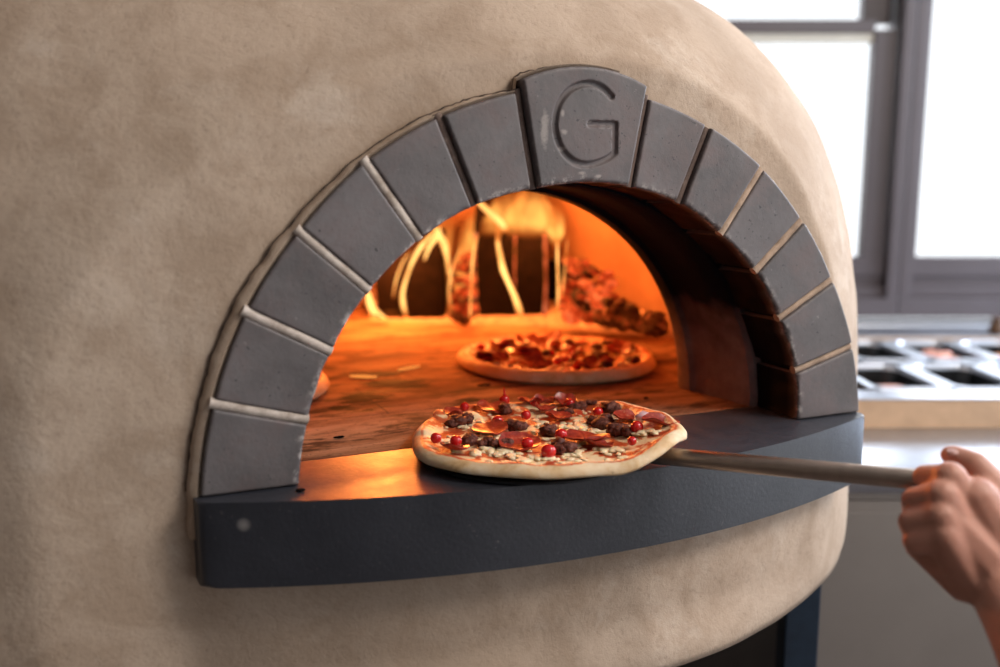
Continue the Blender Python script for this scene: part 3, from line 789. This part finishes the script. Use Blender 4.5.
# coals: each one its own object
def coal_proto(sub=3):
    t = bmesh.new(); bmesh.ops.create_icosphere(t, subdivisions=sub, radius=1); s = random.random()*50
    for v in t.verts:
        v.co *= 1 + .38*noise.noise(v.co*1.3+Vector((s,0,0))) + .15*noise.noise(v.co*3.4+Vector((0,s,0)))
        v.co.z *= .8
    return t
protos = []; protos2 = []
for k in range(5):
    bm = coal_proto(); me = bpy.data.meshes.new('coal'); bm.to_mesh(me); bm.free(); me.materials.append(M['coal'])
    me.polygons.foreach_set('use_smooth', [True]*len(me.polygons)); protos.append(me)
    m2 = me.copy(); m2.materials[0] = M['dying']; protos2.append(m2)
rr = random.Random(11); placed = []
def coal(x, y, z, r, label, grp, pr=None):
    o = bpy.data.objects.new('coal', rr.choice(pr or protos)); COL.objects.link(o)
    o.location = (x, y, z); o.scale = (r*rr.uniform(.85,1.3), r*rr.uniform(.8,1.2), r*rr.uniform(.75,1.05)); o.rotation_euler = (rr.uniform(-.4,.4), rr.uniform(-.4,.4), rr.random()*6)
    tag(o, label, 'coal', grp)
LBR = 'glowing red coal in the heap between the large log and the right wall'
LBL = 'glowing red coal packed between the two logs'
LBA = 'small crumbling brown coal at the low right end of the fire bed'
for (x, y, r) in [(572,316,.018),(590,318,.017),(607,320,.016),(566,300,.017),(583,300,.019),(601,304,.017),(617,308,.015),(570,284,.016),(588,286,.018),(603,290,.016),(576,270,.015),(592,272,.016),(607,276,.015),(566,308,.014),(622,318,.013),(598,314,.012),(565,290,.014),(578,294,.015),(595,297,.015),(585,275,.014),(612,298,.014),(618,310,.012),(600,284,.013),(574,308,.016),(586,310,.015),(612,284,.011),(570,262,.012),(583,264,.012)]:
    d_ = 1.74 + (320-y)*.0010 + (x-570)*-.0012
    p = at(x, y, d_); coal(p.x, p.y, max(r*.7, p.z), r, LBR, 'coals right of the large log')
for (x, y, r) in [(464,318,.017),(468,304,.016),(462,292,.015),(469,280,.015),(463,268,.013),(468,256,.012),(456,316,.013),(455,300,.012),(471,292,.012),(460,308,.014),(466,312,.012),(459,280,.012),(472,306,.013),(465,260,.011),(471,268,.011)]:
    p = at(x, y, 1.83); coal(p.x, p.y, max(r*.7, p.z), r, LBL, 'coals between the logs')
for k in range(60):
    x = 598 + 68*rr.random(); h = max(0, 1-(x-598)/95)
    y = 328 + (x-600)*.055 - rr.random()*34*h; r = rr.uniform(.007, .013)
    z0 = max(r*.6, .0)
    p = at(x, y, 1.62 - (x-600)*.0022); z = max(z0, p.z)
    if p.z < z0: p = onz(x, y, z0)
    if hypot(p.x, p.y-OC.y) > .555: q = Vector((p.x, p.y-OC.y)).normalized()*.55; p = Vector((q.x, q.y+OC.y, p.z))
    coal(p.x, p.y, z, r, LBA, 'small coals at the right end of the fire', protos2)
# ash bed under the fire
bm = bmesh.new(); A = [onz(*q, 0) for q in [(372,321),(420,323),(480,324),(560,327),(610,333),(650,337),(668,339)]]
n = 60; NW = 14; pth = smooth_path([tuple(p) for p in A], 10); rows = []
for i, p in enumerate(pth):
    inn = Vector((p[0], p[1], 0)); rad_ = Vector((p[0]-OC.x, p[1]-OC.y, 0)); out_v = (Vector((0,0,0))+rad_).normalized()
    row = []
    Lm = .56 - rad_.length
    for j in range(NW+1):
        q = inn + out_v*Lm*j/NW; hh = min(.045, .25*Lm*j/NW)*(.6+.8*abs(noise.noise(q*16))) + .003*noise.noise(q*70)
        row.append(bm.verts.new((q.x, q.y, max(.0004, hh+.0004) if j else .0004)))
    rows.append(row)
for a_, b_ in zip(rows, rows[1:]):
    for j in range(NW): bm.faces.new((a_[j], a_[j+1], b_[j+1], b_[j]))
ash = obj('ash_bed', bm, M['ash'], smooth=True)
tag(ash, 'bank of grey-brown ash and embers under the fire along the oven wall', 'ash', kind='stuff')
# glowing twigs lying on the hearth, at left
for (p1, p2, r, lb) in [((350,376),(377,377),.0024,'thin glowing twig lying on the hearth, the longer of two near the arch'), ((398,370),(420,366),.0020,'short bright splinter on the hearth beside the longer glowing twig')]:
    a_, b_ = onz(*p1, r), onz(*p2, r); bm = bmesh.new()
    pts = [a_.lerp(b_, t/8) + Vector((0, .002*noise.noise(Vector((t*.7, p1[0], 0))), 0)) for t in range(9)]
    tube(bm, pts, [r*(.5+.5*sin(pi*(t+.5)/9)) for t in range(9)], 8)
    o = obj('twig', bm, M['ember'], smooth=True, loc=a_); tag(o, lb, 'twig', 'twigs on the hearth')
# charred crumbs
for k, (x, y, sx, sy, lb) in enumerate([(339,437,.0060,.0022,'small black crumb on the first hearth tile near the left stones'), (484,384.5,.011,.004,'flat black scrap on the hearth in front of the baking pizza'), (646,398,.003,.003,'tiny dark crumb on the hearth right of the front pizza'), (300,490,.0045,.0035,'dark crumb on the ledge at the foot of the left stones')]):
    bm = bmesh.new(); p = onz(x, y, .001); ball(bm, p, 1, 2, (sx, sy, .0015), .4, 2)
    tag(obj('charred_crumb', bm, M['charred'], smooth=True, loc=p), lb, 'crumb', 'charred crumbs')

# flames
fb = bmesh.new(); cL = fb.verts.layers.float.new('core')
def tongue(bm, cl, path, n=12, depth=.5, core=1., fade=.16):
    """path: (px, py, distance, half width in m)"""
    sp = smooth_path(path, 7); rings = []
    L = len(sp)
    for i, (x, y, d, w) in enumerate(sp):
        c = at(x, y, d); w = max(.0006, w*(.78 if bm is fb else .85)); ring = []
        tw = .6*noise.noise(Vector((x*.02, y*.03, d)))
        for k in range(n):
            a = 2*pi*k/n
            u = RH*cos(a)*w + FH*sin(a)*w*depth + RH*tw*.002
            v = bm.verts.new(c+u); v[cl] = core*sm(0, fade, i/L)*sm(1.0, 1-fade*1.6, i/L); ring.append(v)
        rings.append(ring)
    for a_, b_ in zip(rings, rings[1:]):
        for k in range(n): bm.faces.new((a_[k], a_[(k+1)%n], b_[(k+1)%n], b_[k]))
T = lambda *a, **k: tongue(fb, cL, *a, **k)
T([(376,317,1.80,.008),(371,305,1.80,.011),(368,294,1.80,.007),(364,284,1.80,.002)])
T([(386,318,1.84,.005),(379,314,1.84,.010),(373,306,1.84,.006)])
T([(407,320,1.82,.005),(403,305,1.82,.007),(403,290,1.82,.006),(409,270,1.82,.005),(416,255,1.82,.007),(424,243,1.82,.008),(434,232,1.82,.007),(441,222,1.82,.002)])
T([(432,222,1.85,.002),(438,233,1.85,.010),(444,243,1.85,.012),(447,256,1.85,.007),(449,272,1.85,.003),(455,290,1.85,.002)])
T([(424,262,1.86,.002),(429,248,1.86,.006),(437,236,1.86,.008),(440,226,1.86,.002)])
T([(522,322,1.66,.007),(519,310,1.66,.009),(514,295,1.66,.008),(508,282,1.66,.007),(503,270,1.66,.008),(500,255,1.66,.007),(498,240,1.66,.006),(499,226,1.70,.010),(492,214,1.76,.009),(482,206,1.8,.004),(474,200,1.8,.001)])
T([(476,198,1.8,.004),(484,207,1.8,.012),(494,216,1.8,.014),(503,226,1.8,.010),(508,234,1.78,.004)])
T([(470,322,1.70,.004),(471,300,1.70,.003),(472,270,1.70,.003),(475,245,1.70,.004),(479,232,1.72,.003)], core=.7)
T([(556,320,1.64,.004),(558,295,1.64,.0035),(558,265,1.64,.003),(557,240,1.66,.004),(553,226,1.7,.010),(549,212,1.75,.014),(543,200,1.78,.006),(540,190,1.8,.001)], core=.75)
T([(561,300,1.68,.003),(565,270,1.70,.002),(567,248,1.72,.002),(568,236,1.72,.0006)], core=.5)
T([(393,300,1.84,.002),(396,280,1.84,.003),(403,262,1.84,.003),(412,250,1.84,.001)], core=.6)
T([(452,312,1.80,.003),(449,292,1.80,.003),(452,270,1.80,.003),(460,250,1.80,.003),(463,240,1.82,.001)], core=.6)
flames = obj('fire_flames', fb, M['flame'], smooth=True)
tag(flames, 'bright yellow flame tongues licking around the logs at the back of the oven', 'flames', kind='stuff')
fw = bmesh.new(); cW = fw.verts.layers.float.new('core')
W_ = lambda *a, **k: tongue(fw, cW, *a, **k)
W_([(490,238,1.83,.022),(494,230,1.83,.034),(500,220,1.84,.042),(506,204,1.85,.036),(510,188,1.86,.022),(512,172,1.87,.004)], n=20, depth=.35, fade=.4)
W_([(532,240,1.86,.028),(534,231,1.86,.046),(534,220,1.86,.052),(532,204,1.85,.048),(530,188,1.86,.030),(528,174,1.87,.010)], n=20, depth=.35, fade=.4)
W_([(556,250,1.80,.006),(556,238,1.80,.018),(555,228,1.80,.024),(556,210,1.81,.016),(550,194,1.82,.004)], n=16, depth=.4, fade=.4)
W_([(515,240,1.84,.012),(512,224,1.84,.022),(516,208,1.85,.020),(524,192,1.86,.010),(526,180,1.87,.003)], n=16, depth=.4, fade=.35)
W_([(436,322,1.95,.020),(430,300,1.95,.036),(432,270,1.95,.044),(438,245,1.95,.038),(446,222,1.95,.024),(452,200,1.95,.004)], n=20, depth=.35, core=.75, fade=.35)
W_([(462,322,1.90,.018),(464,296,1.93,.026),(468,262,1.93,.030),(472,232,1.93,.032),(480,212,1.93,.022),(488,194,1.93,.004)], n=20, depth=.35, core=.8, fade=.35)
W_([(392,322,1.90,.014),(392,306,1.93,.022),(396,288,1.93,.022),(404,266,1.93,.014),(410,250,1.93,.003)], n=16, depth=.4, core=.8, fade=.35)
wide = obj('fire_glow', fw, M['flame_wide'], smooth=True)
tag(wide, 'broad soft orange flames rising behind the large log', 'flames', kind='stuff')

# ================================================================== KITCHEN BEHIND
ZR = -.124
Lg_b, dg_b = lat(917, 355, ZR); Lg_f, dg_f = lat(939, 382, ZR)
L0, L1_ = .545, 1.95
table = thing('prep_table', B((L0+L1_)/2, 1.9, FZ), 'stainless steel prep table with a raised row of ingredient pans beside the oven', 'prep table')
bm = bmesh.new(); kbox(bm, L0, L1_, 1.425, 1.755, -.205, -.183, .003); obj('worktop', bm, M['steel_top'], table, smooth=40)
bm = bmesh.new(); kbox(bm, L0+.002, L1_, 1.432, 1.75, -.2178, -.2052, .001); obj('top_rail', bm, M['steel_panel'], table)
bm = bmesh.new(); kbox(bm, L0+.004, L1_, 1.434, 1.47, -.240, -.2205, .001); kbox(bm, .462, L1_, 1.434, 1.47, FZ+.12, -.240, .001); obj('door_panel', bm, M['steel_panel'], table)
bm = bmesh.new(); kbox(bm, L0+.01, L1_, 1.47, 2.40, -.242, -.2062, .0); kbox(bm, .465, L1_, 1.47, 2.40, FZ+.10, -.242, .0); obj('cabinet_body', bm, M['steel_panel'], table)
bm = bmesh.new(); kbox(bm, L0+.02, L1_, 1.50, 2.38, FZ, FZ+.10, .0); obj('plinth', bm, M['frame_dark'], table)
bm = bmesh.new(); kbox(bm, L0, L1_, 1.735, 1.750, -.183, -.1275, .001); obj('rail_face', bm, M['rail_face'], table)
bm = bmesh.new()
kbox(bm, L0, L1_, 1.733, 1.805, -.127, ZR, .0012)
obj('front_lip', bm, M['steel_top'], table)
bm = bmesh.new(); kbox(bm, L0, L1_, 2.385, 2.395, -.205, -.118, .0); obj('rear_upstand', bm, M['rail_face'], table)
bm = bmesh.new(); kbox(bm, L0, L1_, 2.395, 2.56, -.205, -.1165, .002); obj('rear_shelf', bm, M['steel_top'], table)
def pan(L, d, w, l, z, label):
    t = thing('ingredient_pan', B(L, d, z-.10), label, 'food pan', 'ingredient pans set in the prep table')
    def rr_pts(hw, hl, r, zz):
        o = []
        for cx_, cy_, a0_ in ((hw-r, hl-r, 0), (-(hw-r), hl-r, 90), (-(hw-r), -(hl-r), 180), (hw-r, -(hl-r), 270)):
            for k in range(9):
                a = radians(a0_+90*k/8); o.append(B(L+cx_+r*cos(a), d+cy_+r*sin(a), zz))
        return o
    def loft(loops, bm, capend=False):
        R = [[bm.verts.new(p) for p in lp] for lp in loops]
        for a_, b_ in zip(R, R[1:]):
            for k in range(len(a_)): bm.faces.new((a_[k], a_[(k+1)%len(a_)], b_[(k+1)%len(a_)], b_[k]))
        if capend: bm.faces.new(R[-1])
    bm = bmesh.new(); hw, hl = w/2, l/2
    loft([rr_pts(hw, hl, .018, z-.004), rr_pts(hw, hl, .018, z+.001), rr_pts(hw-.002, hl-.002, .018, z+.003), rr_pts(hw-.013, hl-.013, .03, z+.003), rr_pts(hw-.016, hl-.016, .032, z-.001), rr_pts(hw-.017, hl-.017, .032, z-.010)], bm)
    obj('rim', bm, M['steel_top'], t, smooth=50)
    bm = bmesh.new()
    loft([rr_pts(hw-.0165, hl-.0165, .032, z-.006), rr_pts(hw-.024, hl-.024, .03, z-.078), rr_pts(hw-.03, hl-.03, .025, z-.080)], bm, True)
    obj('basin', bm, M['black_pan'], t, smooth=50)
PW = .163
pans = [(Lg_f-PW*1.5, 'f', 'pan in the front row nearest the oven, holding pink and orange food'), (Lg_f-PW*.5+.0, 'f', None)]
pf, pb = [], []
for k in range(-1, 4): pf.append(Lg_f + PW*(k+.5))
for k in range(-1, 4): pb.append(Lg_b + PW*(k+.5))
lf = ['front-row pan nearest the oven, holding pale pink food', 'empty black pan in the front row, second from the oven', 'empty pan in the front row, third from the oven', 'empty pan in the front row, fourth from the oven', 'empty pan at the far end of the front row']
lb_ = ['back-row pan nearest the oven, holding red food', 'back-row pan holding a heap of peach-pink food', 'back-row pan at the right edge of view holding orange food', 'empty pan in the back row, fourth from the oven', 'empty pan at the far end of the back row']
for k in range(5): pan(pf[k], 1.94, PW-.002, .262, ZR, lf[k])
for k in range(5): pan(pb[k], 2.242, PW-.002, .268, ZR, lb_[k])
def food(L, d, name, label, cat, m_, seeds, n=7, r=.03, zc=-.155, grp=None):
    zc -= .012; bm = bmesh.new(); rq = random.Random(seeds)
    for k in range(n):
        a = rq.random()*6.28; rad_ = rq.random()**.5*.045
        ball(bm, B(L+rad_*cos(a)*.9, d+rad_*sin(a)*1.4, zc + .022*(1-rad_/.045) + rq.uniform(-.004,.006)), r*rq.uniform(.7,1.1), 3, (1.2,1,.55), .5, 1.6, Matrix.Rotation(rq.random()*6, 3, 'Z'))
    o = obj(name, bm, M[m_], smooth=True, loc=B(L, d, zc)); tag(o, label, cat, kind='stuff')
food(pf[0]-.005, 1.90, 'pink_food', 'pale pink sliced food heaped in the front pan nearest the oven', 'food', 'meat', 1)
food(pf[0]-.050, 1.96, 'orange_food', 'orange chopped food at the left of the pink food', 'food', 'orange_food', 2, 3, .02, -.16)
food(pf[0]+.045, 1.87, 'green_herbs', 'bit of green herb in the right corner of the pan with pink food', 'food', 'herb', 3, 3, .010, -.150)
food(pb[1]-.003, 2.22, 'pink_food', 'peach-pink food heaped in the back-row pan', 'food', 'meat', 4, 9, .03, -.148)
food(pb[0]-.02, 2.22, 'red_food', 'dark red chopped food in the back-row pan nearest the oven', 'food', 'tomato', 5, 8, .026, -.168)
food(pb[2], 2.22, 'orange_food', 'orange food in the back-row pan at the right edge', 'food', 'orange_food', 6, 8, .03, -.150)
# brown jar at the edge of view on the rear shelf
jl, jd = lat(997, 333, -.1165); bm = bmesh.new()
prof = [(0,0),(.018,0),(.021,.003),(.021,.018),(.015,.026),(.014,.032),(.016,.033),(.016,.040),(0,.040)]
rings = [[bm.verts.new(B(jl, min(jd, 2.53), -.1163+z) + Vector((max(r,.0001)*cos(2*pi*k/24), max(r,.0001)*sin(2*pi*k/24), 0))) for k in range(24)] for r, z in prof]
for a_, b_ in zip(rings, rings[1:]):
    for k in range(24): bm.faces.new((a_[k], a_[(k+1)%24], b_[(k+1)%24], b_[k]))
bmesh.ops.remove_doubles(bm, verts=bm.verts, dist=.0003)
tag(obj('small_jar', bm, M['jar'], smooth=40, loc=B(jl, 2.53, -.1163)), 'small brown jar on the steel shelf under the right window', 'jar')

# ---- walls, windows
WD = 2.68
def st(name, bm, m_, parent=None, **k):
    o = obj(name, bm, m_, parent, **k)
    if parent is None: o['kind'] = 'structure'
    return o
WT = 1.55; w1l, w1r, w2r = -.15, 1.132, 2.45; zbw = -.106
bm = bmesh.new()
kbox(bm, -2.6, 3.2, WD, WD+.16, FZ, zbw-.03); kbox(bm, -2.6, 3.2, WD, WD+.16, WT, 1.75)
kbox(bm, -2.6, w1l, WD, WD+.16, zbw-.03, WT); kbox(bm, w2r, 3.2, WD, WD+.16, zbw-.03, WT)
st('wall_back', bm, M['wall'])
bm = bmesh.new(); kbox(bm, -2.72, -2.6, -3.4, WD+.16, FZ, 1.75); st('wall_left', bm, M['dark_wall'])
bm = bmesh.new(); kbox(bm, -2.72, 3.2, -3.4, WD+.16, 1.75, 1.80); st('ceiling', bm, M['wall'])
bm = bmesh.new(); kbox(bm, -2.72, 3.2, -3.4, WD+.16, FZ-.05, FZ); st('floor', bm, M['floor'])
bm = bmesh.new(); kbox(bm, -2.72, 3.2, -3.52, -3.4, FZ, 1.75); st('wall_front', bm, M['dark_wall'])
bm = bmesh.new(); kbox(bm, w1l-.05, w2r+.05, 2.565, WD+.01, zbw-.04, -.112, .003); o = st('window_sill', bm, M['sill']); o.name = 'trim_1'
def win(idx, Lf0, Lf1, gl0, gl1, bar):
    """outer frame Lf0..Lf1, glass gl0..gl1"""
    w = thing('window_%d' % idx, B((Lf0+Lf1)/2, WD, zbw), None, None); w['kind'] = 'structure'
    bm = bmesh.new()      # outer frame
    kbox(bm, Lf0, Lf1, WD-.02, WD+.10, zbw, zbw+.055, .003); kbox(bm, Lf0, Lf1, WD+.0, WD+.10, zbw+.055, zbw+.085, .003)
    kbox(bm, Lf0, Lf0+.034, WD-.02, WD+.10, zbw+.055, WT, .003); kbox(bm, Lf1-.034, Lf1, WD-.02, WD+.10, zbw+.055, WT, .003)
    kbox(bm, Lf0, Lf1, WD-.02, WD+.10, WT-.05, WT, .003)
    obj('window_frame', bm, M['frame'], w)
    zt_ = bar-.020 if bar else WT-.06
    bm = bmesh.new()      # sash
    kbox(bm, Lf0+.036, Lf1-.036, WD+.005, WD+.045, .010, .066, .003); kbox(bm, Lf0+.036, Lf1-.036, WD+.015, WD+.06, -.023, .014, .003)
    kbox(bm, gl1, Lf1-.040, WD+.005, WD+.045, .066, zt_ + .03, .003); kbox(bm, Lf0+.040, gl0, WD+.005, WD+.045, .066, zt_+.03, .003)
    if bar: kbox(bm, gl0, gl1, WD+.005, WD+.05, bar-.0, bar+.036, .003)
    else: kbox(bm, gl0, gl1, WD+.005, WD+.05, zt_, zt_+.05, .003)
    s = obj('sash', bm, M['frame'], w)
    bm = bmesh.new(); kbox(bm, gl0-.01, gl1+.01, WD+.026, WD+.030, .06, zt_+.03); obj('lower_pane', bm, M['glass'], s)
    bm = bmesh.new(); kbox(bm, Lf1-.045, Lf1-.036, WD+.012, WD+.02, .06, WT-.05); obj('gasket', bm, M['frame_dark'], w)
    if bar:
        bm = bmesh.new(); kbox(bm, gl0, gl1, WD+.012, WD+.05, bar-.024, bar, .002); obj('bead', bm, M['frame_pale'], s)
        bm = bmesh.new(); kbox(bm, gl1-.02, Lf1-.040, WD+.05, WD+.09, bar+.03, WT-.05, .003); kbox(bm, Lf0+.04, gl0+.02, WD+.05, WD+.09, bar+.03, WT-.05, .003)
        s2 = obj('sash', bm, M['frame'], w)
        bm = bmesh.new(); kbox(bm, gl0, gl1, WD+.068, WD+.072, bar+.03, WT-.05); obj('upper_pane', bm, M['glass'], s2)
win(1, w1l, w1r, w1l+.1, 1.030, .680)
win(2, w1r+.001, w2r, 1.186, w2r-.1, None)


# ================================================================== THE HAND ON THE HANDLE
# left hand seen from its back: knuckles towards the oven, thumb lying on top of the handle, forearm down to the right
hb = bmesh.new()
def cap(p1, p2, r1, r2, n=10):
    p1, p2 = Vector(p1), Vector(p2)
    for k in range(n+1):
        t = k/n; ball(hb, p1.lerp(p2, t), r1+(r2-r1)*t, 2)
def chain(pts, n=9):
    for (a_, ra), (b_, rb) in zip(pts, pts[1:]): cap(a_, b_, ra, rb, n)
W = at(988, 578, .765)                         # wrist
fin = {
 'index':  [(at(950,478,.778), .0125), (at(926,477,.800), .0112), (at(922,489,.826), .0095), (at(946,492,.828), .0082)],
 'middle': [(at(942,496,.770), .0130), (at(915,500,.788), .0115), (at(913,509,.816), .0098), (at(940,508,.822), .0085)],
 'ring':   [(at(940,517,.764), .0125), (at(911,522,.778), .0110), (at(911,528,.806), .0094), (at(938,524,.815), .0080)],
 'little': [(at(944,536,.760), .0135), (at(916,541,.772), .0112), (at(917,544,.794), .0090), (at(940,540,.804), .0074)]}
for k, ch in fin.items(): chain(ch)
# palm: metacarpals from wrist to each knuckle, with fill
WI = {'index': at(985,560,.770), 'middle': at(980,570,.766), 'ring': at(976,576,.764), 'little': at(972,582,.764)}
for k in fin: cap(fin[k][0][0], WI[k], .0145, .0185, 14)
cap(at(960,500,.785), at(990,560,.780), .018, .022, 12)
cap(at(975,500,.775), at(1004,556,.770), .020, .026, 12)
cap(at(950,525,.770), at(982,562,.766), .0195, .025, 12)
cap(at(917,547,.786), at(966,580,.770), .0100, .0190, 12)
cap(at(935,540,.775), at(975,572,.768), .0150, .0200, 12)
# thumb: leaves the side of the palm near its base, lies along the top of the handle
chain([(at(1004,530,.775), .020), (at(996,492,.785), .0160), (at(975,466,.795), .0128), (at(954,456,.806), .0096), (at(950,455,.808), .0085)], 12)
# forearm to elbow and upper arm beyond the frame
El = at(1165, 835, .60)
for k in range(90):
    t = k/89; p = at(992,576,.767).lerp(El, t); r = .0245 + .019*sm(0, .75, t) - .003*sm(.8, 1, t)
    ball(hb, p, r, 3, (1,1,1))
Sh = El + Vector((.10, -.16, .12)) + RH*.16
for k in range(90):
    t = k/89; ball(hb, El.lerp(Sh, t), .040+.012*t, 3)
arm = obj('person', hb, M['skin'], smooth=True, loc=W)
md = arm.modifiers.new('r', 'REMESH'); md.mode = 'VOXEL'; md.voxel_size = .0018; md.use_smooth_shade = True
md2 = arm.modifiers.new('s', 'SMOOTH'); md2.factor = .5; md2.iterations = 12
bake(arm); arm.data.polygons.foreach_set('use_smooth', [True]*len(arm.data.polygons))
if not arm.data.materials: arm.data.materials.append(M['skin'])
tag(arm, 'bare left hand and forearm of a person gripping the peel handle', 'person')
bm = bmesh.new(); ball(bm, at(953,452.5,.801), .0068, 2, (1.1,.9,.45)); obj('thumb_nail', bm, M['nail'], arm, smooth=True)

# ================================================================== LIGHT AND CAMERA
w = bpy.data.worlds.new('World'); SC.world = w; w.use_nodes = True; nt = w.node_tree
bg = nt.nodes['Background']; bg.inputs[0].default_value = (.92, .96, 1.0, 1); bg.inputs[1].default_value = 1.6
def area(name, loc, target, size, power, col, sy=None):
    l = bpy.data.lights.new(name, 'AREA'); l.energy = power; l.color = col; l.size = size
    if sy: l.shape = 'RECTANGLE'; l.size_y = sy
    o = bpy.data.objects.new(name, l); COL.objects.link(o); o.location = loc
    o.rotation_euler = (Vector(target)-Vector(loc)).to_track_quat('-Z', 'Y').to_euler(); return o
area('daylight', B(1.5, 3.6, .9), B(.45, 1.3, .15), 2.2, 60, (.90, .94, 1.0), 1.6)
area('daylight', B(2.35, 2.15, .75), (.3, .2, .15), 1.4, 66, (.76, .86, 1.0), 1.2)
area('overhead_light', (1.0, -1.0, 1.6), (.2, .1, .2), .8, 44, (1, .90, .80), .9)  # unseen area light added above front right to give the light direction
def point(name, loc, power, col, r):
    l = bpy.data.lights.new(name, 'POINT'); l.energy = power; l.color = col; l.shadow_soft_size = r
    o = bpy.data.objects.new(name, l); COL.objects.link(o); o.location = loc; return o
point('fire_light', (.30, .80, .22), 12, (1, .26, .045), .06)
point('fire_light', (.06, .93, .17), 14, (1, .26, .045), .05)
point('fire_light', (.36, 1.02, .26), 8, (1, .28, .05), .05)

cd = bpy.data.cameras.new('camera'); cam = bpy.data.objects.new('camera', cd); COL.objects.link(cam)
cd.sensor_width = 36; cd.lens = FPX*36/1000; cd.clip_start = .02
cam.matrix_world = Matrix.Translation(CAM) @ Matrix((RGT, UPV, -FWD)).transposed().to_4x4()
cd.dof.use_dof = True; cd.dof.focus_distance = 1.0; cd.dof.aperture_fstop = cd.lens/1000/.0155
SC.camera = cam
for o in SC.objects:
    if o.parent is None: o.location.z += H0
SC.view_settings.view_transform = 'Standard'; SC.view_settings.look = 'None'
SC.view_settings.exposure = 0; SC.view_settings.gamma = 1; SC.view_settings.use_curve_mapping = False
SC.cycles.use_denoising = True; SC.cycles.max_bounces = 8; SC.cycles.transparent_max_bounces = 24
SC.cycles.sample_clamp_indirect = 6
